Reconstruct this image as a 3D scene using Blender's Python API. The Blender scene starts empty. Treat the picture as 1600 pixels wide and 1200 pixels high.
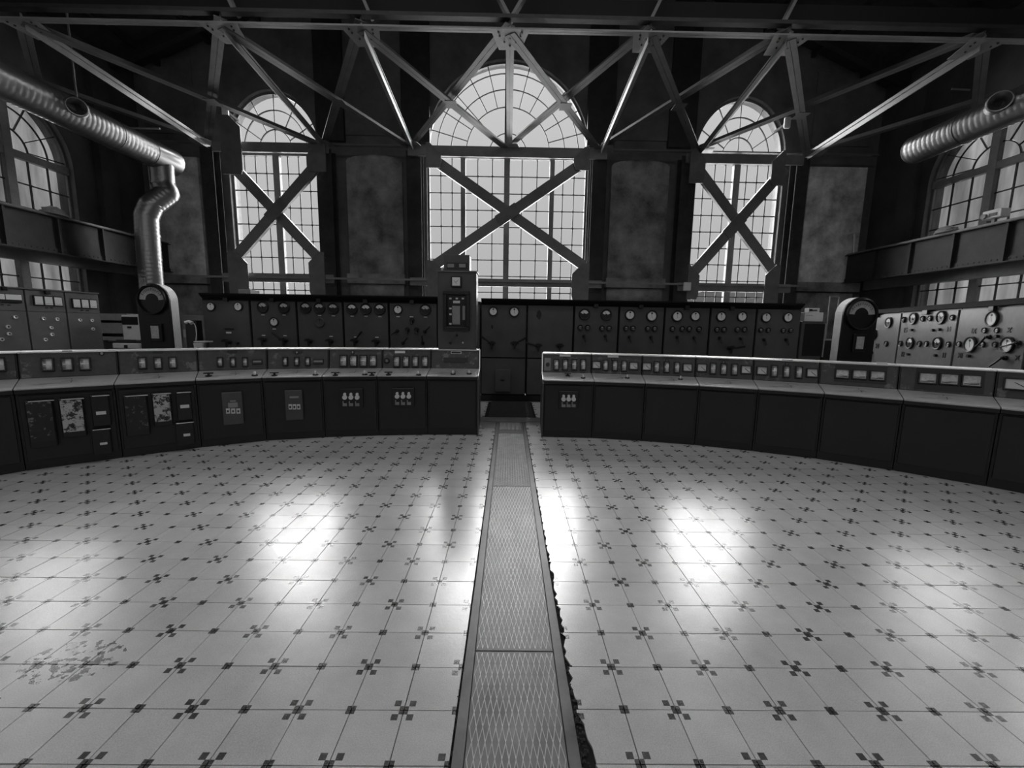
import bpy, bmesh, math, random
from mathutils import Vector, Matrix
random.seed(7)
V = Vector
scene = bpy.context.scene
# ------------------------------------------------------------------ camera
EYE = V((0, 0, 1.446)); FPX = 643.18; PITCH, ROLL, YAW = 0.13708, 0.015315, 0.009074
_f = V((math.sin(YAW)*math.cos(PITCH), math.cos(YAW)*math.cos(PITCH), -math.sin(PITCH)))
_r = V((math.cos(YAW), -math.sin(YAW), 0)); _u = _r.cross(_f)
CR = (math.cos(ROLL)*_r + math.sin(ROLL)*_u); CU = (-math.sin(ROLL)*_r + math.cos(ROLL)*_u); CF = _f
cd = bpy.data.cameras.new('camera'); cam = bpy.data.objects.new('camera', cd)
scene.collection.objects.link(cam); scene.camera = cam
cd.sensor_width = 36; cd.lens = 36*FPX/1600; cd.clip_end = 2000; cd.clip_start = .05
cam.matrix_world = Matrix(((CR.x, CU.x, -CF.x, EYE.x), (CR.y, CU.y, -CF.y, EYE.y), (CR.z, CU.z, -CF.z, EYE.z), (0, 0, 0, 1)))
# ------------------------------------------------------------------ view, sky, light
scene.view_settings.view_transform = 'Standard'; scene.view_settings.look = 'None'
scene.view_settings.exposure = 0.0; scene.view_settings.gamma = 1.0
scene.view_settings.use_curve_mapping = False
w = bpy.data.worlds.new('overcast_sky'); scene.world = w; w.use_nodes = True
nt = w.node_tree; nt.nodes.clear()
SKY = 0.54
bg = nt.nodes.new('ShaderNodeBackground'); wo = nt.nodes.new('ShaderNodeOutputWorld')
tc = nt.nodes.new('ShaderNodeTexCoord'); sx = nt.nodes.new('ShaderNodeSeparateXYZ'); rp = nt.nodes.new('ShaderNodeValToRGB')
nt.links.new(tc.outputs['Generated'], sx.inputs[0]); nt.links.new(sx.outputs['Z'], rp.inputs[0])
rp.color_ramp.elements[0].position = 0.0; rp.color_ramp.elements[0].color = (.2, .2, .2, 1)
rp.color_ramp.elements[1].position = 0.04; rp.color_ramp.elements[1].color = (SKY, SKY, SKY, 1)
rp.color_ramp.elements[1].color = (SKY*.86,)*3+(1,)
e = rp.color_ramp.elements.new(.35); e.color = (SKY*1.05,)*3+(1,)
e = rp.color_ramp.elements.new(1.0); e.color = (SKY*1.75,)*3+(1,)   # overcast: brighter towards the zenith
nt.links.new(rp.outputs[0], bg.inputs[0]); bg.inputs[1].default_value = 1.0
nt.links.new(bg.outputs[0], wo.inputs[0])

def area(name, loc, aim, sx_, sy_, power):
    l = bpy.data.lights.new(name, 'AREA'); l.shape = 'RECTANGLE'; l.size = sx_; l.size_y = sy_; l.energy = power
    o = bpy.data.objects.new(name, l); scene.collection.objects.link(o); o.location = loc
    o.rotation_euler = (V(aim)-V(loc)).to_track_quat('-Z', 'Y').to_euler(); return o
# sun, then two added fill lights
sl = bpy.data.lights.new('veiled_sun', 'SUN'); sl.energy = 27.0; sl.angle = math.radians(110)
so = bpy.data.objects.new('veiled_sun', sl); scene.collection.objects.link(so)
so.rotation_euler = V((.0, -math.cos(math.radians(31)), -math.sin(math.radians(31)))).to_track_quat('-Z', 'Y').to_euler()
area('added_floor_fill', (0, 3.8, 9.2), (0, 3.8, 0), 14, 2.4, 190)  # fill added above the floor to brighten it; no roof lamp hangs here

area('added_rear_fill', (0, -5.6, 5.2), (0, 6, 2.4), 16, 5, 140)  # fill added to lift dials and boards; the rear wall has no windows

# ------------------------------------------------------------------ materials
def mat(name, val, rough=.5, metal=0., spec=.5, noise=0., scale=6., bump=0., bscale=40., rvar=0., coat=0., stain=None):
    m = bpy.data.materials.new(name); m.use_nodes = True; t = m.node_tree; b = t.nodes['Principled BSDF']
    b.inputs['Base Color'].default_value = (val, val, val, 1); b.inputs['Roughness'].default_value = rough
    b.inputs['Metallic'].default_value = metal; b.inputs['Specular IOR Level'].default_value = spec
    b.inputs['Coat Weight'].default_value = coat; b.inputs['Coat Roughness'].default_value = .12
    g = t.nodes.new('ShaderNodeNewGeometry')
    if noise or rvar:
        n = t.nodes.new('ShaderNodeTexNoise'); n.inputs['Scale'].default_value = scale; n.inputs['Detail'].default_value = 8; n.inputs['Roughness'].default_value = .65
        t.links.new(g.outputs['Position'], n.inputs['Vector'])
        if noise:
            r = t.nodes.new('ShaderNodeMapRange'); r.inputs[1].default_value = .3; r.inputs[2].default_value = .7
            r.inputs[3].default_value = max(0, val*(1-noise)); r.inputs[4].default_value = val*(1+noise)
            t.links.new(n.outputs[0], r.inputs[0]); src = r.outputs[0]
            if stain:
                n3 = t.nodes.new('ShaderNodeTexNoise'); n3.inputs['Scale'].default_value = stain[0]; n3.inputs['Detail'].default_value = 12; n3.inputs['Roughness'].default_value = .75
                t.links.new(g.outputs['Position'], n3.inputs['Vector'])
                s = t.nodes.new('ShaderNodeMapRange'); s.inputs[1].default_value = stain[1]; s.inputs[2].default_value = stain[1]+.04
                s.inputs[3].default_value = 0; s.inputs[4].default_value = 1; t.links.new(n3.outputs[0], s.inputs[0])
                mx = t.nodes.new('ShaderNodeMix'); mx.data_type = 'FLOAT'; t.links.new(s.outputs[0], mx.inputs[0]); t.links.new(src, mx.inputs[2]); mx.inputs[3].default_value = stain[2]; src = mx.outputs[0]
            t.links.new(src, b.inputs['Base Color'])
        if rvar:
            r = t.nodes.new('ShaderNodeMapRange'); r.inputs[1].default_value = .3; r.inputs[2].default_value = .7
            r.inputs[3].default_value = max(.03, rough-rvar); r.inputs[4].default_value = min(1, rough+rvar)
            t.links.new(n.outputs[0], r.inputs[0]); t.links.new(r.outputs[0], b.inputs['Roughness'])
    if bump:
        n2 = t.nodes.new('ShaderNodeTexNoise'); n2.inputs['Scale'].default_value = bscale; n2.inputs['Detail'].default_value = 4
        t.links.new(g.outputs['Position'], n2.inputs['Vector'])
        bp = t.nodes.new('ShaderNodeBump'); bp.inputs['Strength'].default_value = bump; bp.inputs['Distance'].default_value = .01
        t.links.new(n2.outputs[0], bp.inputs['Height']); t.links.new(bp.outputs[0], b.inputs['Normal'])
    return m
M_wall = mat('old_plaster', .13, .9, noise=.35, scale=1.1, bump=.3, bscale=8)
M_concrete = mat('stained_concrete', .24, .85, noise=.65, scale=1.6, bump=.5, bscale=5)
M_lit_bay = mat('lit_stained_plaster', .62, .85, noise=.6, scale=1.8, bump=.5, bscale=5)  # outer bays: side-window light put into the plaster colour
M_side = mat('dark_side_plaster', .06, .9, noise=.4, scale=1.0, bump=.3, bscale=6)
M_roof = mat('dark_roof_boards', .03, .9, noise=.3)
M_steel = mat('painted_steel', .14, .42, noise=.25, scale=3, bump=.1)
M_truss = mat('pale_painted_steel', .21, .34, noise=.2, scale=3)
M_column = mat('dark_column_paint', .045, .75, spec=.15, noise=.3, scale=3)
M_brace = mat('pale_brace_paint', .17, .4, noise=.2, scale=3)
M_lit_strut = mat('painted_strut_light', .8, .3)  # same truss paint, lightened to stand for window light on the inner webs
M_dtruss = mat('dull_truss_paint', .10, .5, noise=.25, scale=3)
M_girder = mat('dark_girder_paint', .024, .6, noise=.35, scale=4, bump=.2)
M_frame = mat('window_frame_paint', .14, .5, noise=.2)
M_bar = mat('glazing_bar_iron', .03, .6)
M_reveal = mat('pale_reveal_plaster', .22, .8, noise=.2)
M_cons = mat('dark_console_enamel', .014, .38, noise=.2, scale=3, rvar=.06)
M_panel = mat('worn_instrument_panel', .06, .4, noise=.4, scale=9, rvar=.12, stain=(5, .56, .17))
M_desk = mat('worn_desk_steel', .50, .32, metal=.2, noise=.12, scale=9, rvar=.01)
M_rim = mat('polished_edge_trim', .95, .42, metal=1.)
M_black = mat('black_lacquer', .010, .35)
M_dark = mat('matt_black_shadow_gap', .006, .8)
M_board = mat('grey_switchboard_enamel', .075, .45, noise=.22, scale=2.5, rvar=.06)
M_marble = mat('grey_marble_panel', .17, .33, noise=.14, scale=14, rvar=.05)
M_lmarble = mat('grey_panel_enamel', .15, .42, noise=.16, scale=5, rvar=.06)
M_cornice = mat('dark_cornice', .010, .75, spec=.2)
M_dial = mat('ivory_dial_paper', .85, .6)
M_dialdim = mat('dusty_dial_paper', .55, .6, noise=.25, scale=30)
M_scale = mat('edgewise_scale_paper', .70, .5, noise=.35, scale=22)
M_white = mat('white_paint', .75, .5, noise=.08)
M_grey = mat('mid_grey_paint', .28, .5, noise=.15)
M_label = mat('engraved_white_label', .75, .5)
M_zinc = mat('galvanised_spiral_duct', .30, .32, metal=.9)
M_rag = mat('grey_rag_cloth', .30, .95, noise=.3, scale=20, bump=.6)
M_plate = mat('worn_tread_plate', .20, .42, metal=.35, noise=.3, scale=6, rvar=.1)
M_ridge = mat('polished_tread_ridge', .8, .35, metal=.3, noise=.2, scale=8)
M_rail = mat('walkway_rail_steel', .17, .4, metal=.3, noise=.35, scale=5, rvar=.1)
M_grout = mat('dark_grout', .012, .95, noise=.3, scale=30)
M_debris = mat('broken_mortar', .06, .95, noise=.5, scale=30, bump=.5)
M_mat = mat('rubber_mat', .03, .7, noise=.3)
M_slab = mat('worn_cement_slab', .22, .42, noise=.35, scale=5, rvar=.1)
M_peel = mat('peeling_nameplate', .02, .4, noise=.3, scale=10, stain=(16, .47, .5))
M_peel2 = mat('faded_nameplate', .015, .4, noise=.3, scale=10, stain=(22, .57, .2))
M_hill = mat('distant_hill_scrub', .30, 1, noise=.2, scale=.05)

def glass_material():
    m = bpy.data.materials.new('window_glass'); m.use_nodes = True; t = m.node_tree; t.nodes.clear()
    o = t.nodes.new('ShaderNodeOutputMaterial'); a = t.nodes.new('ShaderNodeBsdfTransparent'); g = t.nodes.new('ShaderNodeBsdfGlossy')
    a.inputs[0].default_value = (.97, .97, .97, 1); g.inputs['Roughness'].default_value = .45
    x = t.nodes.new('ShaderNodeMixShader'); x.inputs[0].default_value = .008
    t.links.new(a.outputs[0], x.inputs[1]); t.links.new(g.outputs[0], x.inputs[2]); t.links.new(x.outputs[0], o.inputs[0]); return m
M_glass = glass_material()
def dusty_glass_material():
    m = bpy.data.materials.new('dusty_window_glass'); m.use_nodes = True; t = m.node_tree; t.nodes.clear()
    o = t.nodes.new('ShaderNodeOutputMaterial'); a = t.nodes.new('ShaderNodeBsdfTransparent'); g = t.nodes.new('ShaderNodeBsdfGlossy')
    n = t.nodes.new('ShaderNodeTexNoise'); n.inputs['Scale'].default_value = 1.2; n.inputs['Detail'].default_value = 6
    geo = t.nodes.new('ShaderNodeNewGeometry'); mp = t.nodes.new('ShaderNodeMapping'); mp.inputs['Scale'].default_value = (2, 2, .35)
    t.links.new(geo.outputs['Position'], mp.inputs[0]); t.links.new(mp.outputs[0], n.inputs['Vector'])
    r = t.nodes.new('ShaderNodeValToRGB'); r.color_ramp.elements[0].color = (.5, .5, .5, 1); r.color_ramp.elements[1].color = (.85, .85, .85, 1)
    r.color_ramp.elements[0].position = .35; r.color_ramp.elements[1].position = .65
    t.links.new(n.outputs[0], r.inputs[0]); t.links.new(r.outputs[0], a.inputs[0])
    g.inputs['Roughness'].default_value = .45
    x = t.nodes.new('ShaderNodeMixShader'); x.inputs[0].default_value = .008
    t.links.new(a.outputs[0], x.inputs[1]); t.links.new(g.outputs[0], x.inputs[2]); t.links.new(x.outputs[0], o.inputs[0]); return m
M_dglass = dusty_glass_material()

# patterned floor tiles: black squares printed at the corners
GT = .2; LX, LY = -.379, 1.381; RX, RY = .662, 1.391
def tile_material():
    m = bpy.data.materials.new('patterned_floor_tile'); m.use_nodes = True; t = m.node_tree; b = t.nodes['Principled BSDF']
    def math_(op, a, c=None, d=None):
        n = t.nodes.new('ShaderNodeMath'); n.operation = op
        for i, v in enumerate((a, c, d)):
            if v is None: continue
            if isinstance(v, (int, float)): n.inputs[i].default_value = v
            else: t.links.new(v, n.inputs[i])
        return n.outputs[0]
    g = t.nodes.new('ShaderNodeNewGeometry'); s = t.nodes.new('ShaderNodeSeparateXYZ'); t.links.new(g.outputs['Position'], s.inputs[0])
    side = math_('GREATER_THAN', s.outputs[0], .04)
    x0 = math_('MULTIPLY_ADD', side, RX-LX, LX); y0 = math_('MULTIPLY_ADD', side, RY-LY, LY)
    u = math_('DIVIDE', math_('SUBTRACT', s.outputs[0], x0), GT); v = math_('DIVIDE', math_('SUBTRACT', s.outputs[1], y0), GT)
    iu = math_('ROUND', u); iv = math_('ROUND', v)
    fu = math_('ABSOLUTE', math_('SUBTRACT', u, iu)); fv = math_('ABSOLUTE', math_('SUBTRACT', v, iv))
    par = math_('MODULO', math_('ADD', math_('ADD', iu, iv), 400), 2)
    even = math_('LESS_THAN', par, .5)
    cen = math_('LESS_THAN', math_('MAXIMUM', fu, fv), .085)
    du = math_('ABSOLUTE', math_('SUBTRACT', fu, .142)); dv = math_('ABSOLUTE', math_('SUBTRACT', fv, .142))
    cor = math_('MULTIPLY', math_('LESS_THAN', math_('MAXIMUM', du, dv), .062), even)
    msk = math_('MAXIMUM', cen, cor)
    def noise(scale, det=6, ro=.6):
        n = t.nodes.new('ShaderNodeTexNoise'); n.inputs['Scale'].default_value = scale; n.inputs['Detail'].default_value = det; n.inputs['Roughness'].default_value = ro
        t.links.new(g.outputs['Position'], n.inputs['Vector']); return n.outputs[0]
    def rng(i, a, c, d, e_):
        n = t.nodes.new('ShaderNodeMapRange'); t.links.new(i, n.inputs[0])
        for k, q in enumerate((a, c, d, e_)): n.inputs[1+k].default_value = q
        return n.outputs[0]
    speck = rng(noise(260, 2), .35, .65, .86, 1.12)
    dirt = rng(noise(2.2, 9, .7), .3, .7, .82, 1.1)
    oi = t.nodes.new('ShaderNodeObjectInfo'); per = rng(oi.outputs['Random'], 0, 1, .93, 1.06)
    pale = math_('MULTIPLY', math_('MULTIPLY', math_('MULTIPLY', speck, dirt), per), .74)
    dark = rng(noise(9, 5), .4, .75, .014, .10)
    mx = t.nodes.new('ShaderNodeMix'); mx.data_type = 'FLOAT'; t.links.new(msk, mx.inputs[0]); t.links.new(pale, mx.inputs[2]); t.links.new(dark, mx.inputs[3])
    # grey dirt patch scuffed into one tile near the left edge
    blot = math_('MULTIPLY', math_('LESS_THAN', math_('ADD', math_('POWER', math_('DIVIDE', math_('ADD', s.outputs[0], 1.85), .20), 2), math_('POWER', math_('DIVIDE', math_('SUBTRACT', s.outputs[1], 1.60), .12), 2)), 1), math_('GREATER_THAN', noise(26, 4), .54))
    m2 = t.nodes.new('ShaderNodeMix'); m2.data_type = 'FLOAT'; t.links.new(blot, m2.inputs[0]); t.links.new(mx.outputs[0], m2.inputs[2]); m2.inputs[3].default_value = .10
    t.links.new(m2.outputs[0], b.inputs['Base Color'])
    t.links.new(rng(noise(3.5, 8, .7), .3, .7, .225, .266), b.inputs['Roughness'])
    b.inputs['IOR'].default_value = 3.2
    bp = t.nodes.new('ShaderNodeBump'); bp.inputs['Strength'].default_value = .12; bp.inputs['Distance'].default_value = .004
    t.links.new(noise(60, 4), bp.inputs['Height']); t.links.new(bp.outputs[0], b.inputs['Normal'])
    return m
M_tile = tile_material()

# ------------------------------------------------------------------ helpers
W = {}
def I(): return Matrix.Identity(4)
def Tr(v): return Matrix.Translation(V(v))
def basis(o, x, y, z):
    return Matrix(((x[0], y[0], z[0], o[0]), (x[1], y[1], z[1], o[1]), (x[2], y[2], z[2], o[2]), (0, 0, 0, 1)))
def meta(o, label=None, cat=None, group=None, kind=None):
    for k, v in (('label', label), ('category', cat), ('group', group), ('kind', kind)):
        if v: o[k] = v
    return o
def link(o, parent, Mw):
    scene.collection.objects.link(o)
    if parent is not None:
        o.parent = parent; o.matrix_basis = W[parent.as_pointer()].inverted() @ Mw
    else: o.matrix_basis = Mw
    W[o.as_pointer()] = Mw; return o
def thing(name, loc, label=None, cat=None, group=None, kind=None, Mw=None):
    o = bpy.data.objects.new(name, None); o.empty_display_size = .1
    link(o, None, Mw if Mw is not None else Tr(loc)); return meta(o, label, cat, group, kind)
class MB:
    def __init__(s): s.v = []; s.f = []
    def add(s, vs, fs, M=None):
        n = len(s.v); s.v += [(M @ V(q)) if M is not None else V(q) for q in vs]; s.f += [[i+n for i in f] for f in fs]; return s
    def box(s, x0, x1, y0, y1, z0, z1, M=None):
        return s.add([(x0, y0, z0), (x1, y0, z0), (x1, y1, z0), (x0, y1, z0), (x0, y0, z1), (x1, y0, z1), (x1, y1, z1), (x0, y1, z1)],
                     [(0, 3, 2, 1), (4, 5, 6, 7), (0, 1, 5, 4), (1, 2, 6, 5), (2, 3, 7, 6), (3, 0, 4, 7)], M)
    def hexa(s, p): return s.add(p, [(0, 3, 2, 1), (4, 5, 6, 7), (0, 1, 5, 4), (1, 2, 6, 5), (2, 3, 7, 6), (3, 0, 4, 7)])
    def prism(s, poly, h0, h1, M=None):   # poly in xy, extruded along z
        n = len(poly)
        return s.add([(a, b, h0) for a, b in poly]+[(a, b, h1) for a, b in poly],
                     [list(range(n))[::-1], list(range(n, 2*n))]+[(i, (i+1) % n, n+(i+1) % n, n+i) for i in range(n)], M)
    def cyl(s, c, r, h0, h1, n=16, M=None, r2=None):
        r2 = r if r2 is None else r2
        vs = [(c[0]+r*math.cos(2*math.pi*i/n), c[1]+r*math.sin(2*math.pi*i/n), h0) for i in range(n)]
        vs += [(c[0]+r2*math.cos(2*math.pi*i/n), c[1]+r2*math.sin(2*math.pi*i/n), h1) for i in range(n)]
        return s.add(vs, [list(range(n))[::-1], list(range(n, 2*n))]+[(i, (i+1) % n, n+(i+1) % n, n+i) for i in range(n)], M)
    def bar(s, a, b, wd, th, up=V((0, 0, 1))):   # rectangular bar a->b, wd across, th along up
        a = V(a); b = V(b); d = (b-a).normalized(); x = d.cross(up).normalized(); y = x.cross(d).normalized()
        p = []
        for q in (a, b):
            p += [q-x*wd/2-y*th/2, q+x*wd/2-y*th/2, q+x*wd/2+y*th/2, q-x*wd/2+y*th/2]
        return s.add(p, [(0, 3, 2, 1), (4, 5, 6, 7), (0, 1, 5, 4), (1, 2, 6, 5), (2, 3, 7, 6), (3, 0, 4, 7)])
    def tube(s, pts, r, n=10, caps=True):
        pts = [V(p) for p in pts]; rs = r if isinstance(r, (list, tuple)) else [r]*len(pts); base = len(s.v)
        t0 = (pts[1]-pts[0]).normalized(); ref = V((0, 0, 1)) if abs(t0.z) < .9 else V((1, 0, 0)); x = t0.cross(ref).normalized()
        for i, p in enumerate(pts):
            t = ((pts[min(i+1, len(pts)-1)]-pts[max(i-1, 0)])).normalized(); x = (x-t*x.dot(t)).normalized(); y = t.cross(x)
            s.v += [p+(x*math.cos(2*math.pi*k/n)+y*math.sin(2*math.pi*k/n))*rs[i] for k in range(n)]
        for i in range(len(pts)-1):
            for k in range(n):
                a = base+i*n+k; b = base+i*n+(k+1) % n; s.f.append([a, b, b+n, a+n])
        if caps: s.f.append([base+k for k in range(n)][::-1]); s.f.append([base+(len(pts)-1)*n+k for k in range(n)])
        return s
    def mesh(s, name, m, Minv=None, smooth=False, bevel=0):
        me = bpy.data.meshes.new(name)
        me.from_pydata([tuple(Minv @ q) if Minv is not None else tuple(q) for q in s.v], [], s.f)
        if bevel:
            bm = bmesh.new(); bm.from_mesh(me); bmesh.ops.recalc_face_normals(bm, faces=bm.faces)
            bmesh.ops.bevel(bm, geom=bm.edges[:], offset=bevel, segments=1, affect='EDGES', clamp_overlap=True); bm.to_mesh(me); bm.free()
        me.materials.append(m)
        if smooth:
            me.polygons.foreach_set('use_smooth', [True]*len(me.polygons)); me.set_sharp_from_angle(angle=math.radians(40))
        me.update(); return me
    def build(s, name, m, parent=None, smooth=False, bevel=0, label=None, cat=None, group=None, kind=None):
        """verts are in world coordinates"""
        if parent is not None: Mw = W[parent.as_pointer()]
        else:
            lo = [min(q[i] for q in s.v) for i in range(3)]; hi = [max(q[i] for q in s.v) for i in range(3)]
            Mw = Tr(((lo[0]+hi[0])/2, (lo[1]+hi[1])/2, lo[2]))
        o = bpy.data.objects.new(name, s.mesh(name, m, Mw.inverted(), smooth, bevel))
        return meta(link(o, parent, Mw), label, cat, group, kind)
def inst(name, me, parent, Mw, **k): return meta(link(bpy.data.objects.new(name, me), parent, Mw), **k)
def ray(px, py): return (CF+(px-800)/FPX*CR-(py-600)/FPX*CU)
def P(px, py, axis, val):
    d = ray(px, py); t = (val-EYE[axis])/d[axis]; return EYE+d*t
class Frame:   # a plane with its own u (right), v (up) and n (towards the room)
    def __init__(s, o, u, v):
        s.o = V(o); s.u = V(u).normalized(); v = V(v); s.v = (v-s.u*v.dot(s.u)).normalized(); s.n = s.u.cross(s.v)
        if s.n.dot(EYE-s.o) < 0: s.n = -s.n
        s.M = basis(s.o, s.u, s.v, s.n)
    def at(s, px, py):
        d = ray(px, py); t = (s.o-EYE).dot(s.n)/d.dot(s.n); q = EYE+d*t-s.o; return q.dot(s.u), q.dot(s.v)
    def w(s, a, b, c=0): return s.M @ V((a, b, c))
    def m(s, a, b, c=0, rot=0): return s.M @ Tr((a, b, c)) @ Matrix.Rotation(rot, 4, 'Z')

# ------------------------------------------------------------------ floor
floor = MB().add([(-11.2, -6, -.012), (11.2, -6, -.012), (11.2, 13.1, -.012), (-11.2, 13.1, -.012), (-11.2, -6, -.3), (11.2, -6, -.3), (11.2, 13.1, -.3), (-11.2, 13.1, -.3)],
                 [(0, 1, 2, 3), (7, 6, 5, 4), (0, 4, 5, 1), (1, 5, 6, 2), (2, 6, 7, 3), (3, 7, 4, 0)]).build('floor', M_grout, kind='structure')
def clip(poly, f):
    out = []
    for i in range(len(poly)):
        a, b = poly[i], poly[(i+1) % len(poly)]; fa, fb = f(a), f(b)
        if fa >= 0: out.append(a)
        if (fa >= 0) != (fb >= 0):
            t = fa/(fa-fb); out.append((a[0]+(b[0]-a[0])*t, a[1]+(b[1]-a[1])*t))
    return out
ARC = V((.03, -1.95)); ARCR = 7.30
WL, WR = -.172, .262          # edges of the walkway
def in_view(x, y):
    q = V((x, y, 0))-EYE; z = q.dot(CF)
    if z < .3: return False
    a = 800+FPX*q.dot(CR)/z; b = 600-FPX*q.dot(CU)/z; return -70 < a < 1670 and b < 1260
cells = []
for side, (ox, oy) in enumerate(((LX, LY), (RX, RY))):
    for i in range(-38, 38):
        for j in range(-24, 30):
            x, y = ox+i*GT, oy+j*GT
            if side == 0 and x >= WL: continue
            if side == 1 and x+GT <= WR: continue
            cx, cy = x+GT/2, y+GT/2
            vis = in_view(cx, cy)
            if (V((cx, cy))-ARC).length > ARCR+.55 and not (abs(cx) < .75 and cy < 5.5): continue
            cells.append((cy, abs(cx), side, x, y, vis))
cells.sort(key=lambda c: (not c[5], math.hypot(c[0], c[1]*.8)))
g2 = .0019
tile_me = MB().box(g2, GT-g2, g2, GT-g2, -.011, 0).mesh('tile', M_tile, bevel=.0005)
far = MB(); n_t = 0
edge_r = []
for cy, cx, side, x, y, vis in cells:
    cut = (side == 0 and x+GT > WL-.02) or (side == 1 and x < WR+.03)
    if n_t < 290:
        dz = random.uniform(-.0008, .0004)
        if cut:
            poly = [(x+g2, y+g2), (x+GT-g2, y+g2), (x+GT-g2, y+GT-g2), (x+g2, y+GT-g2)]
            if side == 0: poly = clip(poly, lambda p: (WL-.004)-p[0])
            else:
                # broken edge beside the right-hand rail
                x_lo = WR+.006
                poly = clip(poly, lambda p: p[0]-x_lo)
                if len(poly) > 2:
                    n_e = 7; top = [p for p in poly if p[0] > x_lo+.001]
                    jag = 0.022 if y < 2.4 else .010
                    le = [(x_lo+random.uniform(0, jag)+(.035 if y < 1.35 else 0)*((1.42-yy)/.2 if yy < 1.42 else 0), yy) for yy in [y+GT-g2-(GT-2*g2)*k/n_e for k in range(n_e+1)]]
                    xr = x+GT-g2
                    if xr-x_lo < .03: continue
                    poly = [(xr, y+g2), (xr, y+GT-g2)]+le
            if len(poly) < 3 or max(p[0] for p in poly)-min(p[0] for p in poly) < .01: continue
            MB().prism(poly, -.011, dz).build('tile', M_tile, floor)
        else:
            R = Matrix.Rotation(random.uniform(-.0022, .0022), 4, 'X') @ Matrix.Rotation(random.uniform(-.0022, .0022), 4, 'Y') @ Matrix.Rotation(random.uniform(-.003, .003), 4, 'Z')
            inst('tile', tile_me, floor, Tr((x, y, dz)) @ Tr((GT/2, GT/2, 0)) @ R @ Tr((-GT/2, -GT/2, 0)))
        n_t += 1
    else:
        g3 = .0027
        poly = [(x+g3, y+g3), (x+GT-g3, y+g3), (x+GT-g3, y+GT-g3), (x+g3, y+GT-g3)]
        poly = clip(poly, (lambda p: (WL-.004)-p[0]) if side == 0 else (lambda p: p[0]-WR-.008))
        if len(poly) < 3: continue
        dz = random.uniform(-.0007, .0003); tx, ty = random.uniform(-.002, .002), random.uniform(-.002, .002); n = len(poly)
        zt = [dz+(a-x)*tx+(b-y)*ty for a, b in poly]
        far.add([(a, b, -.011) for a, b in poly]+[(a, b, z) for (a, b), z in zip(poly, zt)], [list(range(n, 2*n))]+[(i, (i+1) % n, n+(i+1) % n, n+i) for i in range(n)])
far.build('tile_field', M_tile, floor, kind='stuff', label='patterned floor tiles further from the camera, up to the consoles')
# crumbled mortar along the right-hand rail and a little on the left
deb = MB()
for k in range(420):
    y = 1.05+random.random()**1.6*2.6; x = WR+random.uniform(-.004, .03) if random.random() < .75 else WL-random.uniform(0, .012)
    if x < 0 and y > 2: continue
    r = random.uniform(.002, .006)*(1.3 if y < 1.6 else 1); z = -.010+r*.6
    deb.add([(x-r, y-r*random.uniform(.4, 1), z), (x+r*.8, y-r, z), (x+r, y+r*.7, z), (x-r*.6, y+r, z), (x, y, z+r*random.uniform(.8, 1.5))], [(0, 1, 4), (1, 2, 4), (2, 3, 4), (3, 0, 4), (3, 2, 1, 0)])
deb.build('mortar_rubble', M_debris, floor, kind='stuff', label='dark crumbled mortar in the broken joint beside the walkway rail')

# ------------------------------------------------------------------ walkway of tread plates
wk = thing('cable_trench_cover', (.04, 3.6, -.012), 'long cable trench cover of worn diamond tread plates down the middle of the floor', 'walkway')
YW0, YW1 = .6, 6.20
MB().box(WL, WL+.040, YW0, YW1, -.011, .004).build('rail', M_rail, wk, bevel=.0012)
MB().box(WR-.042, WR, YW0, YW1, -.011, .004).build('rail', M_rail, wk, bevel=.0012)
def diamonds(x0, x1, y0, y1, dw, dl, wd, hgt):
    mb = MB(); nx = int((x1-x0)/dw); ox = x0+((x1-x0)-nx*dw)/2
    ny = max(1, round((y1-y0)/dl)); dl = (y1-y0)/ny; nx = round((x1-x0)/dw); dw = (x1-x0)/nx; ox = x0
    def seg(a, b):
        d = (V(b)-V(a)); L = d.length; d /= L; nrm = V((-d.y, d.x))*wd/2; a = V(a); b = V(b)
        p = [a-nrm, b-nrm, b+nrm, a+nrm]; q = [a-nrm*.35, b-nrm*.35, b+nrm*.35, a+nrm*.35]
        mb.add([(c.x, c.y, .0015) for c in p]+[(c.x, c.y, hgt) for c in q], [(4, 5, 6, 7), (0, 1, 5, 4), (1, 2, 6, 5), (2, 3, 7, 6), (3, 0, 4, 7)])
    for j in range(ny*2):
        ya = y0+j*dl/2+(y1-y0-ny*dl)/2; yb = ya+dl/2
        for i in range(nx):
            xa = ox+i*dw; xm = xa+dw/2; xb = xa+dw
            if j % 2 == 0: seg((xa, ya), (xm, yb)); seg((xb, ya), (xm, yb))
            else: seg((xm, ya), (xa, yb)); seg((xm, ya), (xb, yb))
    return mb
px0, px1 = WL+.0425, WR-.0445
for (ya, yb, dw, dl, lab) in ((.62, 1.668, .0248, .118, 'nearest tread plate, darkest'), (1.674, 3.606, .0248, .118, 'long middle tread plate with bright worn ridges'), (3.614, 5.50, .050, .024, 'far tread plate with a fine diamond mesh')):
    pl = MB().box(px0, px1, ya, yb, -.011, .0018).build('tread_plate', M_plate, wk, bevel=.0008, label=lab)
    diamonds(px0+.006, px1-.006, ya+.01, yb-.01, dw, dl, .0036, .0044).build('tread_ridges', M_ridge, pl, kind='stuff')
pl = MB().box(px0, px1, 5.508, YW1, -.011, .0015).build('tread_plate', M_plate, wk, label='smooth grey plate beside the gap between consoles')
rb = MB()
for k in range(16): rb.box(px0+.02+k*.019, px0+.027+k*.019, 5.72, 6.15, .001, .004)
rb.build('plate_ribs', M_ridge, pl, kind='stuff')
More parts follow.
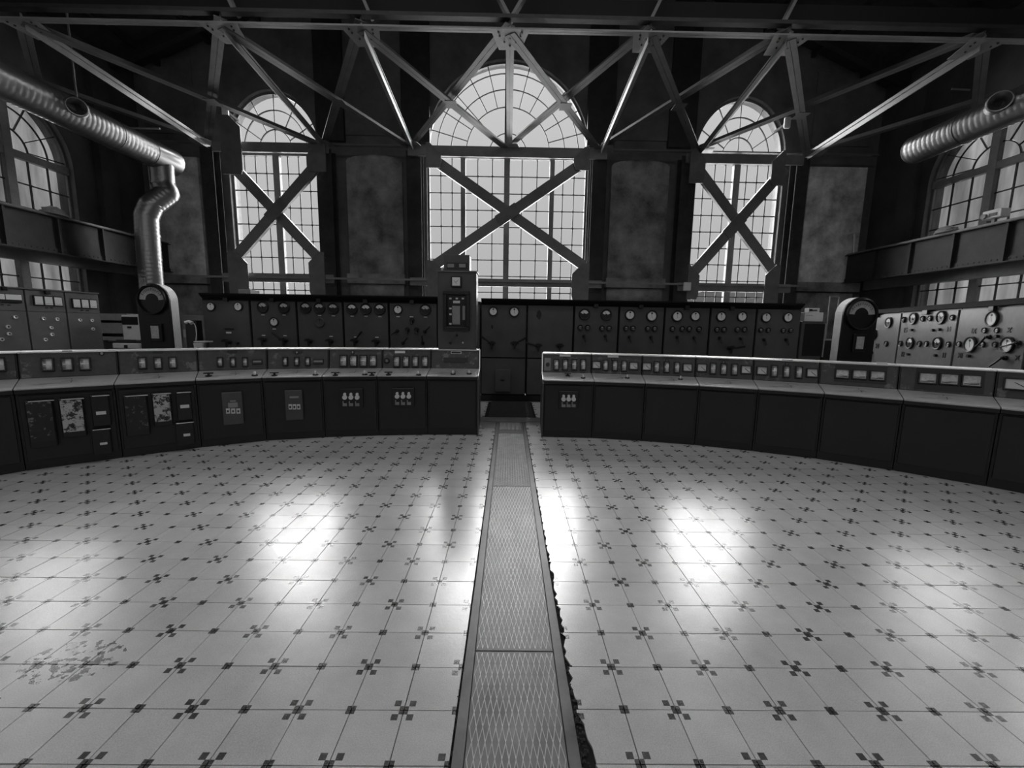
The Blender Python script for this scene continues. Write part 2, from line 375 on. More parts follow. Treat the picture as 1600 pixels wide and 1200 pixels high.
for xa, xb, ya, yb in ((-.62, WL-.006, 5.66, 6.2), (WR+.008, .72, 5.66, 6.2), (-.62, WL-.006, 5.42, 5.655), (WR+.008, .72, 5.42, 5.655)):
    MB().box(xa, xb, ya, yb, -.011, -.0005).build('cement_slab', M_slab, floor)
MB().box(-.95, 1.05, 6.21, 6.52, -.011, .001).build('cement_slab', M_slab, floor)
MB().box(.46, 1.0, 6.55, 7.9, -.011, .0005).build('cement_slab', M_tile, floor)
MB().box(-1.0, -.38, 6.55, 7.9, -.011, .0005).build('cement_slab', M_tile, floor)
MB().box(-.32, .42, 6.53, 7.93, -.011, .012).build('rubber_mat', M_mat, None, bevel=.003, label='dark rubber mat on the floor in front of the central switchboard', cat='mat')
lead = MB().box(-11, 11, 7.95, 12.9, -.011, -.001); lead.add([(-1.05, 5.5, -.001), (-11, 5.5, -.001), (-11, 7.95, -.001), (-1.05, 7.95, -.001)], [(0, 1, 2, 3)]); lead.add([(1.05, 5.5, -.001), (11, 5.5, -.001), (11, 7.95, -.001), (1.05, 7.95, -.001)], [(3, 2, 1, 0)])
lead.build('cement_screed', M_slab, floor)

# ------------------------------------------------------------------ building shell
YB = 13.0; XS = 10.9; TH = .45
def arch_pts(cx, hw, sp, rise, n=24, pw=1.0):
    return [(cx+hw*math.cos(math.pi*k/n), sp+rise*math.sin(math.pi*k/n)) for k in range(n+1)]   # right to left
def wall_mesh(to, u0, u1, top, holes, thick):
    """to(u, v, d): world point, d = depth outwards. holes = (cx, hw, sill, spring, rise)"""
    mb = MB(); rev = MB()
    def slab(a, b, c, d2): # four (u,v) corners
        p = [to(*q, 0) for q in (a, b, c, d2)]+[to(*q, thick) for q in (a, b, c, d2)]; mb.hexa(p)
    u = u0
    for cx, hw, sill, sp, rise in holes:
        slab((u, 0), (cx-hw, 0), (cx-hw, top), (u, top)); slab((cx-hw, 0), (cx+hw, 0), (cx+hw, sill), (cx-hw, sill))
        A = arch_pts(cx, hw, sp, rise)
        for a, b in zip(A, A[1:]): slab(b, a, (a[0], top), (b[0], top))
        ring = [(cx+hw, sill)]+A+[(cx-hw, sill)]; c = (cx, sp-.5)
        for a, b in zip(ring, ring[1:]+ring[:1]):
            def ins(q, k=.004):
                d = V((q[0]-c[0], q[1]-c[1])); return (q[0]-d.x*k, q[1]-d.y*k)
            a2, b2 = ins(a), ins(b)
            rev.add([to(*a2, .01), to(*b2, .01), to(*b2, thick), to(*a2, thick)], [(0, 1, 2, 3)])
        u = cx+hw
    slab((u, 0), (u1, 0), (u1, top), (u, top)); return mb, rev
def sill_of(px, py, ax, val): return P(px, py, ax, val).z
# back windows measured on the wall plane
cL, cC, cR = P(433, 235, 1, YB).x, P(793.5, 235, 1, YB).x, P(1151, 240, 1, YB).x
spz = P(793, 232, 1, YB).z
sill = 1.9
WINB = [(cL, (P(502.5, 300, 1, YB).x-P(360, 300, 1, YB).x)/2, sill, 6.55, P(440, 139, 1, YB).z-6.55),
        (cC, (P(919.5, 300, 1, YB).x-P(667.5, 300, 1, YB).x)/2, sill, 6.58, P(797, 91, 1, YB).z-6.58),
        (cR, (P(1222, 300, 1, YB).x-P(1081, 300, 1, YB).x)/2, sill, 6.55, P(1150, 149, 1, YB).z-6.55)]
cL = (P(360, 300, 1, YB).x+P(502.5, 300, 1, YB).x)/2; cR = (P(1222, 300, 1, YB).x+P(1081, 300, 1, YB).x)/2
WINB[0] = (cL,)+WINB[0][1:]; WINB[2] = (cR,)+WINB[2][1:]
tob = lambda u, v, d: V((u, YB+d, v))
wm, rv = wall_mesh(tob, -XS-TH, XS+TH, 14.5, WINB, TH)
wall_b = wm.build('wall_back', M_wall, kind='structure'); rv.build('window_reveal', M_reveal, wall_b)
# side walls, windows in every bay
SB = [(-2.9, 1.4), (2.4, 1.4), (6.3, 1.25)]
yl = (P(18, 225, 0, -XS).y, P(113, 268, 0, -XS).y); yr = (P(1545, 252, 0, XS).y, P(1449, 300, 0, XS).y)
def side_holes(yc, ye, sp, top_z):
    hw = ye-yc
    return [(-3.4, 1.4, 1.1, sp, top_z-sp), (1.6, 1.4, 1.1, sp, top_z-sp), (yc-3.9, 1.3, 1.1, sp, top_z-sp), (yc, hw, 1.1, sp, top_z-sp)]
HL = side_holes(yl[0], yl[1]+.05, 5.18, 6.55); HR = side_holes(yr[0], yr[1]+.02, 5.33, 6.62)
tol = lambda u, v, d: V((-XS-d, u, v)); tor = lambda u, v, d: V((XS+d, u, v))
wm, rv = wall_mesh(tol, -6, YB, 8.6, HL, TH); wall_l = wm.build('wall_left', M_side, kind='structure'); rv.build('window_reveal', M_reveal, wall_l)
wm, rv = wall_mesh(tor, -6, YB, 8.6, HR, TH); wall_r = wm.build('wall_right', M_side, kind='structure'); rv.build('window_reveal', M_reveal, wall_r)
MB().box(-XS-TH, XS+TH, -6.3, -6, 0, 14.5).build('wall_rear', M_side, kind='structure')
# pitched roof
rf = MB()
for s in (-1, 1):
    rf.hexa([(s*(XS+.6), -6.3, 8.25), (0, -6.3, 13.1), (0, YB+.5, 13.1), (s*(XS+.6), YB+.5, 8.25), (s*(XS+.6), -6.3, 8.5), (0, -6.3, 13.35), (0, YB+.5, 13.35), (s*(XS+.6), YB+.5, 8.5)])
roof = rf.build('ceiling', M_roof, kind='structure')
for yy in (3.4, 5.6, 7.9, 10.2, 12.3):
    for s in (-1, 1):
        MB().bar((s*XS, yy, 8.35), (0, yy, 12.95), .16, .3).build('rafter', M_girder, roof)
for k in range(7):
    for s in (-1, 1):
        x = s*(1.4+k*1.45); z = 12.95-(abs(x)/XS)*4.6
        MB().box(x-.05, x+.05, -6, YB, z-.02, z+.14).build('purlin', M_girder, roof)

# ------------------------------------------------------------------ windows
pane_no = [0]
def make_window(name, to, hole, cols, rows, mull, fan_rings, fan_spokes, glass, d=.16, inward=1, transom=True, zmin=None):
    """cols/rows: lists of u / v grid lines; mull: list of (u, width) thick mullions"""
    cx, hw, sill, sp, rise = hole
    win = thing(name, to(cx, sill, d), kind='structure')
    fr = MB(); ring = [(cx+hw, sill)]+arch_pts(cx, hw, sp, rise, 36)+[(cx-hw, sill)]; t = .07
    c = (cx, sp)
    for a, b in zip(ring, ring[1:]+ring[:1]):
        def ins(q):
            if q[1] > sp+.001: f = 1-t/hw; return (cx+(q[0]-cx)*f, sp+(q[1]-sp)*f)
            return (cx+(q[0]-cx)*(1-t/hw), max(q[1], sill+t*1.0) if q[1] < sill+.01 else q[1])
        a2, b2 = ins(a), ins(b)
        fr.hexa([to(*a, d-.04), to(*b, d-.04), to(*b2, d-.04), to(*a2, d-.04), to(*a, d+.06), to(*b, d+.06), to(*b2, d+.06), to(*a2, d+.06)])
    fr.build('window_frame', M_frame, win)
    def ubox(u0, u1, v0, v1, d0, d1, mb): mb.hexa([to(u0, v0, d0), to(u1, v0, d0), to(u1, v1, d0), to(u0, v1, d0), to(u0, v0, d1), to(u1, v0, d1), to(u1, v1, d1), to(u0, v1, d1)])
    for mu, mw, tall in mull:
        top = sp+rise*math.sqrt(max(0, 1-((mu-cx)/hw)**2))-.02 if tall else sp
        m = MB(); ubox(mu-mw/2, mu+mw/2, sill+.03, top, d-.08, d+.05, m); m.build('mullion', M_frame, win)
    if transom:
        m = MB(); ubox(cx-hw+.03, cx+hw-.03, sp-.16, sp+.0, d-.07, d+.05, m); m.build('transom', M_frame, win)
    bars = MB(); bw = .013
    def hole_in(u): return any(abs(u-mu) < mw/2+.005 for mu, mw, _ in mull)
    for u in cols[1:-1]:
        if not hole_in(u): ubox(u-bw, u+bw, sill+.05, sp-.1, d-.012, d+.02, bars)
    for v in rows[1:-1]: ubox(cx-hw+.05, cx+hw-.05, v-bw, v+bw, d-.012, d+.02, bars)
    for f in fan_rings:
        A = arch_pts(cx, hw*f, sp, rise*f, 28)
        for a, b in zip(A, A[1:]):
            g = 1-.022/(hw*f)
            a2 = (cx+(a[0]-cx)*g, sp+(a[1]-sp)*g); b2 = (cx+(b[0]-cx)*g, sp+(b[1]-sp)*g)
            bars.hexa([to(*a, d-.012), to(*b, d-.012), to(*b2, d-.012), to(*a2, d-.012), to(*a, d+.02), to(*b, d+.02), to(*b2, d+.02), to(*a2, d+.02)])
    for ang, f0 in fan_spokes:
        a = math.radians(ang); cs, sn = math.cos(a), math.sin(a); f1 = .97
        p0 = (cx+hw*f0*cs, sp+rise*f0*sn); p1 = (cx+hw*f1*cs, sp+rise*f1*sn); dd = V((p1[0]-p0[0], p1[1]-p0[1])).normalized(); nx, ny = -dd.y*.011, dd.x*.011
        q = [(p0[0]-nx, p0[1]-ny), (p1[0]-nx, p1[1]-ny), (p1[0]+nx, p1[1]+ny), (p0[0]+nx, p0[1]+ny)]
        bars.hexa([to(*k, d-.012) for k in q]+[to(*k, d+.02) for k in q])
    # little clamps where the bars cross
    for u in cols[1:-1]:
        if hole_in(u): continue
        for v in rows[1:-1]: ubox(u-.024, u+.024, v-.024, v+.024, d-.016, d+.0, bars)
    bars.build('glazing_bars', M_bar, win)
    # panes
    edges = []
    for u in cols: edges.append(u)
    cache = {}
    for i in range(len(cols)-1):
        ua, ub = cols[i]+.01, cols[i+1]-.01
        for mu, mw, _ in mull:
            if abs(cols[i]-mu) < .01: ua = mu+mw/2+.002
            if abs(cols[i+1]-mu) < .01: ub = mu-mw/2-.002
        for j in range(len(rows)-1):
            va, vb = rows[j]+.01, rows[j+1]-.01
            if zmin and vb < zmin: continue
            key = (round(ub-ua, 3), round(vb-va, 3))
            o = to((ua+ub)/2, (va+vb)/2, d+.004); X = (to(1, 0, 0)-to(0, 0, 0)); Y = V((0, 0, 1)); Z = X.cross(Y)
            if key not in cache: cache[key] = MB().box(-(ub-ua)/2, (ub-ua)/2, -(vb-va)/2, (vb-va)/2, -.002, .002).mesh('pane', glass)
            inst('pane', cache[key], win, basis(o, X, Y, Z))
    fr_ = [0]+list(fan_rings)+[.975]; angs = sorted(a for a, _ in fan_spokes)+[]
    for k in range(len(fr_)-1):
        sp_here = sorted(set([0, 180, 90]+[a for a, f0 in fan_spokes if f0 <= fr_[k]+.02])) if k else [0, 90, 180]
        for a0, a1 in zip(sp_here, sp_here[1:]):
            n = max(2, int((a1-a0)/8)); pts = []
            for q in range(n+1):
                a = math.radians(a0+(a1-a0)*q/n); pts.append((cx+hw*(fr_[k+1]-.006)*math.cos(a), sp+rise*(fr_[k+1]-.006)*math.sin(a)))
            inn = [(cx, sp+.01)] if k == 0 else [(cx+hw*(fr_[k]+.004)*math.cos(math.radians(a0+(a1-a0)*q/n)), sp+rise*(fr_[k]+.004)*math.sin(math.radians(a0+(a1-a0)*q/n))) for q in range(n, -1, -1)]
            poly = pts+inn; N = len(poly)
            MB().add([to(*q, d+.002) for q in poly]+[to(*q, d+.006) for q in poly], [list(range(N))[::-1], list(range(N, 2*N))]+[(q, (q+1) % N, N+(q+1) % N, N+q) for q in range(N)]).build('pane', glass, win)
    return win
def bx(px, py=330): return P(px, py, 1, YB+.15).x
def bz(py, px=797): return P(px, py, 1, YB+.15).z
def lin(a, b, n): return [a+(b-a)*k/n for k in range(n+1)]
def rows_down(z_top, step, z_bot):
    r = [z_top]
    while r[-1]-step > z_bot+.15: r.append(r[-1]-step)
    r.append(z_bot); return r[::-1]
h = WINB[1]
cen = (bx(668)+bx(919))/2; mw = .17
m1, m2, m3 = bx(724), bx(791.5), bx(861)
colsC = lin(h[0]-h[1]+.07, m1, 3)[:-1]+lin(m1, m2, 3)[:-1]+lin(m2, m3, 3)[:-1]+lin(m3, h[0]+h[1]-.07, 3)
stepC = (bz(298)-bz(402))/4
fanC = [(a, .52) for a in (15, 30, 60, 75, 105, 120, 150, 165)]+[(45, .23), (135, .23)]
fan_sp = [(a, .52 if a not in (45, 135) else .235) for a in (15, 30, 45, 60, 75, 105, 120, 135, 150, 165)]
make_window('window_1', tob, h, colsC, rows_down(h[3]-.16, stepC, sill+.05), [(m1, .14, False), (m2, .17, True), (m3, .14, False)], [.235, .52, .71, .88], fan_sp, M_glass, zmin=1.9)
fanS = [(a, .37) for a in (30, 60, 120, 150)]
for nm, hh, mpx, gl in (('window_2', WINB[0], 437, M_glass), ('window_3', WINB[2], 1146, M_glass)):
    mu = hh[0]
    cs = lin(hh[0]-hh[1]+.07, mu, 4)[:-1]+lin(mu, hh[0]+hh[1]-.07, 4)
    make_window(nm, tob, hh, cs, rows_down(hh[3]-.16, stepC, sill+.05), [(mu, .19, False)], [.37, .70], fanS+[(90, .01)], gl, zmin=1.9)
for nm0, tt, HH in (('left', tol, HL), ('right', tor, HR)):
    for k, hh in enumerate(HH):
        cs = lin(hh[0]-hh[1]+.07, hh[0], 3)[:-1]+lin(hh[0], hh[0]+hh[1]-.07, 3)
        seen = k == 3
        make_window('window_%d' % (4+k+(4 if nm0 == 'right' else 0)), tt, hh, cs if seen else [cs[0], cs[3], cs[-1]], rows_down(hh[3]-.16, .52, hh[2]+.05) if seen else [hh[2]+.05, hh[3]-.16],
                    [(hh[0], .17, True)], [.35, .67], [(a, .35) for a in (4, 30, 62, 118, 150, 176)], M_dglass if seen else M_glass, zmin=.5)

# concrete infill panels and ledges on the back wall between the steel columns
def bwall_panel(x0, x1, z0, z1, arch=0, d=.10, m=M_concrete, name='infill_panel'):
    poly = [(x0, z0), (x1, z0), (x1, z1-arch)]
    if arch: poly += [((x0+x1)/2+(x1-x0)/2*math.cos(math.pi*k/8), z1-arch+arch*math.sin(math.pi*k/8)) for k in range(1, 8)]
    poly += [(x0, z1-arch)]
    MB().prism([(a, b) for a, b in poly], 0, d, basis((0, YB, 0), (1, 0, 0), (0, 0, 1), (0, -1, 0))).build(name, m, wall_b)
def X(px, py=350, Y=YB): return P(px, py, 1, Y).x
def Z(px, py, Y=YB): return P(px, py, 1, Y).z
for a, b in ((546, 631), (951, 1039)):
    bwall_panel(X(a), X(b), Z(700, 431), Z(700, 246), .18)
    bwall_panel(X(a), X(b), 6.95, 11.5, 0, .05, M_wall)
    bwall_panel(X(a)-.05, X(b)+.05, Z(700, 446), Z(700, 431), 0, .22, M_concrete, 'ledge')
    bwall_panel(X(a), X(b), .0, Z(700, 446)-.02, 0, .12)
for a, b in ((244, 320), (1253, 1341)):
    bwall_panel(X(a), X(b), Z(a, 430 if a < 800 else 442), Z(a, 246 if a < 800 else 262), 0, .10, M_lit_bay)
    bwall_panel(X(a), X(b), .2, Z(a, 445 if a < 800 else 458), 0, .12, M_concrete)
    bwall_panel(X(a)-.1, X(b)+.1, Z(a, 443 if a < 800 else 456), Z(a, 430 if a < 800 else 442), 0, .24, M_concrete, 'ledge')
    bwall_panel(X(a), X(b), 6.9, 8.9, 0, .05, M_wall)

# ------------------------------------------------------------------ steel columns
YC = 12.68
def column(xc, label, wid=.34, rivets=False, z1=6.38, extra=True):
    t = thing('steel_column', (xc, YC, -.001), label, 'column', 'riveted steel columns along the back wall')
    MB().box(xc-wid/2, xc+wid/2, YC-.16, YC-.135, 0, z1).build('flange', M_column, t)
    MB().box(xc-wid/2, xc+wid/2, YC+.135, YC+.16, 0, z1).build('flange', M_column, t)
    MB().box(xc-.012, xc+.012, YC-.135, YC+.135, 0, z1).build('web', M_column, t)
    if rivets:
        r = MB(); k = 2.3
        while k < 6.3:
            for dx in (-.1, .1): r.cyl((xc+dx, k), .016, 0, .012, 6, basis((0, YC-.16, 0), (1, 0, 0), (0, 0, 1), (0, -1, 0)))
            k += .115
        r.build('rivets', M_girder, t, kind='stuff')
    MB().box(xc-wid/2-.06, xc+wid/2+.06, YC-.22, YC+.22, 0, .05).build('base_plate', M_column, t)
    return t
cols_x = []
for px, lab, wd, rv_ in ((338.5, 'riveted steel column in front of the left plaster bay, left of the left arched window', .36, True),
                       (514.5, 'steel column along the right side of the left arched window', .44, False),
                       (650, 'steel column along the left side of the big central window', .42, False),
                       (931, 'steel column along the right side of the big central window', .42, False),
                       (1066, 'steel column along the left side of the right arched window', .44, False),
                       (1238, 'riveted steel column right of the right arched window, beside the right plaster bay', .36, True)):
    x = X(px, 370, YC); cols_x.append(x); column(x, lab, wd, rv_)
# dark stub columns above the chord up to the roof
for i, px in enumerate((513, 649, 942, 1071)):
    x = X(px, 130, YB-.1)
    MB().box(x-.40, x+.40, YB-.14, YB, 6.75, 12.5).build('wall_pilaster', M_girder, wall_b)

# ------------------------------------------------------------------ horizontal wind truss
wt = thing('wind_truss', (0, 10, 6.45), 'riveted steel wind truss lying flat under the roof, crossed members spanning from the far wall', 'truss')
ZT = 6.47; YN = 7.84; YF = 12.62
near = [P(x, y, 2, ZT) for x, y in ((28, 30), (345, 40), (567, 50), (797, 52), (1016, 58), (1232, 62), (1535, 68))]
far_ = [P(x, y, 1, YF) for x, y in ((325, 222), (508, 226), (645, 226), (796, 234), (940, 231), (1092, 236), (1262, 237))]
for q in near: q.y = YN
for q in far_: q.z = ZT
def angle_member(name, a, b, wd=.17, m=M_truss, dz=0, deep=.11, label=None):
    a = V(a); b = V(b); a.z += dz; b.z += dz; d = (b-a).normalized(); x = d.cross(V((0, 0, 1))).normalized()
    mb = MB()
    off = x*(wd/4+.002)
    mb.bar(a+off, b+off, wd/2-.003, .012); mb.bar(a-off, b-off, wd/2-.003, .012)
    up = V((0, 0, deep/2))
    mb.bar(a+x*.007+up, b+x*.007+up, .010, deep); mb.bar(a-x*.007+up, b-x*.007+up, .010, deep)
    return mb.build(name, m, wt, label=label)
angle_member('near_chord', V((-10.68, YN, ZT)), V((10.68, YN, ZT)), .11, dz=.02, deep=.05)
angle_member('far_chord', V((-XS+.35, YF-.06, ZT)), V((XS-.35, YF-.06, ZT)), .14, m=M_steel, dz=.02, deep=.05)
for a, b in zip(near, far_):
    st = angle_member('strut', a, b, .15, dz=-.012); sg = -1 if a.x < 0 else 1
    if abs(a.x) > .5: MB().bar(V(a)+V((-sg*.05, 0, -.07)), V(b)+V((-sg*.05, 0, -.07)), .012, .13).build('strut_web', M_lit_strut if abs(a.x) < 3.5 else M_truss, st)
for i in range(6):
    angle_member('diagonal', near[i], far_[i+1], .19, M_dtruss, dz=-.03); angle_member('diagonal', near[i+1], far_[i], .19, M_dtruss, dz=.13)
    pa, pb, pc, pd = near[i], far_[i+1], near[i+1], far_[i]
    # gusset where the pair crosses
    den = (pb.x-pa.x)*(pd.y-pc.y)-(pb.y-pa.y)*(pd.x-pc.x); tt = ((pc.x-pa.x)*(pd.y-pc.y)-(pc.y-pa.y)*(pd.x-pc.x))/den; c = pa+(pb-pa)*tt
    MB().box(c.x-.13, c.x+.13, c.y-.16, c.y+.16, ZT-.045, ZT-.037).build('gusset_plate', M_dtruss, wt)
wn = [V((-XS+.3, 4.6, ZT)), V((XS-.3, 4.6, ZT))]
angle_member('diagonal', V((-XS+.5, 9.9, ZT)), near[0], .18, M_dtruss, dz=.02); angle_member('diagonal', V((XS-.5, 9.9, ZT)), near[6], .18, M_dtruss, dz=.02)
angle_member('diagonal', V((-XS+.5, 9.6, ZT)), far_[0], .16, M_dtruss, dz=.05); angle_member('diagonal', V((XS-.5, 9.6, ZT)), far_[6], .16, M_dtruss, dz=.05)
for i, q in enumerate(near):
    MB().prism([(q.x-.34, q.y-.12), (q.x+.34, q.y-.12), (q.x+.20, q.y+.42), (q.x-.20, q.y+.42)], ZT-.026, ZT-.020).build('gusset_plate', M_truss, wt)
    bo = MB()
    for dx, dy in ((-.18, .05), (-.1, .2), (.1, .2), (.18, .05), (-.2, -.04), (.2, -.04), (0, .3), (0, .1)): bo.cyl((q.x+dx, q.y+dy), .016, ZT-.042, ZT-.026, 6)
    bo.build('bolts', M_girder, wt, kind='stuff')
for i, q in enumerate(far_):
    MB().prism([(q.x-.22, q.y-.5), (q.x+.22, q.y-.5), (q.x+.34, q.y-.05), (q.x-.34, q.y-.05)], ZT-.026, ZT-.020).build('gusset_plate', M_truss, wt)
# upright roof truss above the near chord, only its feet are in view
rt = thing('roof_truss', (0, YN, 6.7), 'dark roof truss members rising out of the top of the picture above the near chord', 'truss')
for xa, xb in ((-2.6, -5.0), (2.6, 5.0), (-5.1, -8.0), (5.1, 8.0), (0, -2.4), (0, 2.4)):
    m = MB(); m.bar((xa*.92-.05, YN+.05, 6.68), (xb*.75, YN+.05, 9.6), .05, .16, V((0, 1, 0))); m.build('web_member', M_steel, rt)
MB().box(-10.4, 10.4, YN-.06, YN+.06, 6.66, 6.72).build('chord_angle', M_girder, rt)
MB().box(-10.4, 10.4, YN+.35, YN+.50, 6.95, 7.25).build('tie_beam', M_dark, rt)

# ------------------------------------------------------------------ window braces (vertical crosses in front of the windows)
def tube_brace(name, a, b, r, parent, m=M_steel):
    a = V(a); b = V(b); mb = MB(); mb.bar(a, b, .30*r, r, V((0, 1, 0))); 
    return mb
YX = 12.38
def window_cross(label, corners, beam_top, beam_low, centre, xl, xr, boxes):
    t = thing('cross_bracing', ((xl+xr)/2, YX, P(800, 437, 1, YX).z), label, 'bracing', 'crossed wind bracing in front of the back windows')
    (ax, ay), (bx_, by), (cx_, cy), (dx, dy) = corners   # TL, BR, TR, BL
    A, B, C_, D = P(ax, ay, 1, YX), P(bx_, by, 1, YX), P(cx_, cy, 1, YX-.12), P(dx, dy, 1, YX-.12)
    for p, q, o in ((A, B, 0), (C_, D, 0)):
        mb = MB(); up = V((0, 1, 0)); d = (q-p).normalized(); n = d.cross(up).normalized()
        w_ = .27
        mb.bar(p, q, w_, .014, up); mb.bar(p+n*(w_/2)+V((0, .05, 0)), q+n*(w_/2)+V((0, .05, 0)), .014, .11, up); mb.bar(p-n*(w_/2)+V((0, .05, 0)), q-n*(w_/2)+V((0, .05, 0)), .014, .11, up)
        mb.build('brace', M_brace, t)
    ctr = P(centre[0], centre[1], 1, YX-.14); d = (D-C_).normalized(); n = d.cross(V((0, 1, 0))).normalized()
    MB().bar(ctr-d*.34, ctr+d*.34, .32, .016, V((0, 1, 0))).build('gusset_plate', M_steel, t)
    for (y0, y1) in (beam_top, beam_low):
        z0, z1 = P(centre[0], y1, 1, YX).z, P(centre[0], y0, 1, YX).z
        MB().box(xl, xr, YX-.02, YX+.05, z0, z1).build('beam', M_brace, t)
    for (x0, y0, x1, y1, kind_) in boxes:
        p0, p1 = P(x0, y1, 1, YX-.16), P(x1, y0, 1, YX-.16); q = .10
        if kind_ == 'box': poly = [(p0.x, p0.z), (p1.x, p0.z), (p1.x, p1.z), (p0.x, p1.z)]
        elif kind_ == 'l': poly = [(p0.x, p0.z), (p1.x-.05, p0.z), (p1.x, p0.z+.15), (p1.x, p1.z-.3), (p1.x-.3, p1.z), (p0.x, p1.z)]
        else: poly = [(p0.x+.05, p0.z), (p1.x, p0.z), (p1.x, p1.z), (p0.x+.3, p1.z), (p0.x, p1.z-.3), (p0.x, p0.z+.15)]
        MB().prism(poly, -.02, .02, basis((0, YX-.16, 0), (1, 0, 0), (0, 0, 1), (0, -1, 0))).build('gusset_plate', M_steel, t)
window_cross('crossed steel bracing with two beams in front of the big central window', ((672, 245), (912, 415), (914, 252), (678, 415)), (231, 246), (436, 448), (793, 335),
             X(640, 400, YX), X(942, 400, YX), ((666, 224, 689, 262, 'l'), (896, 230, 922, 266, 'r'), (668, 407, 694, 468, 'l'), (892, 412, 921, 470, 'r')))
window_cross('crossed steel bracing in front of the left arched window', ((356, 252), (502, 408), (500, 250), (362, 408)), (223, 238), (428, 441), (431, 328),
             X(345, 400, YX), X(520, 400, YX), ((349, 180, 374, 272, 'l'), (480, 225, 508, 268, 'r'), (360, 395, 386, 462, 'l'), (485, 394, 506, 464, 'r')))
window_cross('crossed steel bracing in front of the right arched window', ((1090, 262), (1212, 428), (1228, 262), (1080, 430)), (241, 256), (443, 456), (1148, 353),
             X(1062, 400, YX), X(1240, 400, YX), ((1076, 232, 1104, 286, 'l'), (1203, 235, 1229, 290, 'r'), (1072, 414, 1094, 468, 'l'), (1191, 414, 1220, 478, 'r')))
# thin tie rail running between the columns at ledge height
MB().box(X(300, 435, 12.3), X(1262, 435, 12.3), 12.28, 12.32, P(797, 441, 1, 12.3).z, P(797, 438, 1, 12.3).z).build('tie_rail', M_truss, None, label='thin steel tie rail running along the back wall at ledge height', cat='rail')

# ------------------------------------------------------------------ crane girders along both sides
XG = 10.15
def girder(s, label):
    X0 = s*XG
    if s < 0: zt = P(100, 343, 0, X0).z; zb = P(100, 399, 0, X0).z
    else: zt = P(1480, 367, 0, X0).z; zb = P(1480, 422, 0, X0).z
    t = thing('crane_girder', (X0, 6, zb), label, 'girder', 'riveted crane girders along the side walls')
    Y0, Y1 = -4, 12.7
    MB().box(X0-.01, X0+.01, Y0, Y1, zb+.02, zt-.02).build('web_plate', M_girder, t)
    MB().box(X0-.10, X0+.10, Y0, Y1, zt-.02, zt).build('flange', M_girder, t)
    MB().box(X0-.10, X0+.10, Y0, Y1, zb, zb+.02).build('flange', M_girder, t)
    MB().box(X0-s*.03-.018, X0-s*.03+.018, Y0, Y1, zt, zt+.05).build('crane_rail', M_steel, t)
    y = Y0+.4
    while y < Y1:
        MB().box(min(X0, X0-s*.075), max(X0, X0-s*.075), y-.02, y+.02, zb+.02, zt-.02).build('stiffener', M_girder, t); y += 1.02
    r = MB(); y = Y0
    while y < Y1:
        r.cyl((y, zb+.075), .014, .008, .022, 6, basis((X0, 0, 0), (0, 1, 0), (0, 0, 1), (-s, 0, 0))); y += .11
    MB().box(min(X0-s*.012, X0-s*.03), max(X0-s*.012, X0-s*.03), Y0, Y1, zb+.02, zb+.12).build('flange_angle', M_girder, t)
    for q in range(len(r.v)): r.v[q].x += -s*.02
    r.build('rivets', M_girder, t, kind='stuff')
    # lighter wall beam under the girder
    zq = P(60, 411, 0, -XS).z if s < 0 else P(1520, 437, 0, XS).z; zz = (zq, zq+.55)
    MB().box(min(s*(XS-.18), s*XS), max(s*(XS-.18), s*XS), Y0, Y1, zz[0], zz[1]).build('wall_beam', M_steel, wall_l if s < 0 else wall_r)
    return zt, zb
zgl, _ = girder(-1, 'dark riveted crane girder along the left wall, across the left side window')
zgr, _ = girder(1, 'dark riveted crane girder along the right wall, across the right side window')
# wall piers in the corners
for s, wl in ((-1, wall_l), (1, wall_r)):
    for y in (11.75, 8.1 if s < 0 else 8.3):
        MB().box(min(s*(XS-.16), s*XS), max(s*(XS-.16), s*XS), y-.22, y+.22, 0, 8.3).build('wall_pier', M_side, wl)

# ------------------------------------------------------------------ round spiral ducts
def spiral(mb, pts, r, n=20, pitch=.10, ridge=.005):
    # resample the path and raise a seam every pitch
    P_ = [V(pts[0])]; rr = [r]
    for a, b in zip(pts, pts[1:]):
        a = V(a); b = V(b); L = (b-a).length; k = max(1, int(L/(pitch/3)))
        for i in range(1, k+1):
            P_.append(a+(b-a)*i/k); rr.append(r+(ridge if (len(P_) % 3 == 0) else 0))
    return mb.tube(P_, rr, n, caps=False)
def stub(parent, c, d, r, L):
    mb = MB(); mb.tube([V(c), V(c)+V(d)*L*.9], r, 18, caps=False); st = mb.build('branch_collar', M_zinc, parent, smooth=True)
    n = 18; mb = MB(); x = V(d).cross(V((0, 0, 1))).normalized(); y = x.cross(V(d)); o = V(c)+V(d)*L*.9
    ring = lambda rad, off: [o+V(d)*off+(x*math.cos(2*math.pi*k/n)+y*math.sin(2*math.pi*k/n))*rad for k in range(n)]
    rings = [ring(r+.004, -.02), ring(r+.02, 0), ring(r+.004, .02), ring(r*.96, .018), ring(r*.5, -.10), ring(r*.42, -.14)]
    for q in rings: mb.v += q
    for i in range(len(rings)-1):
        for k in range(n): mb.f.append([i*n+k, i*n+(k+1) % n, (i+1)*n+(k+1) % n, (i+1)*n+k])
    mb.build('conical_outlet', M_zinc, st, smooth=True)
    MB().add([tuple(q) for q in rings[-1]], [list(range(n))]).build('dark_opening', M_dark, st)
zd = 5.62; rd = .315
dk = thing('ventilation_duct', (-9, 9, zd), 'galvanised spiral duct on the left that bends down behind the gauge pillar', 'duct')
XD = -9.0; yk = P(250, 255, 0, XD).y
run = MB(); spiral(run, [(XD, 1.5, zd), (XD, yk-.35, zd)], rd); run.build('duct_run', M_zinc, dk, smooth=True)
MB().tube([(XD, yk-.36, zd), (XD, yk+.42, zd)], rd+.012, 20).build('end_cap', M_zinc, dk, smooth=True)
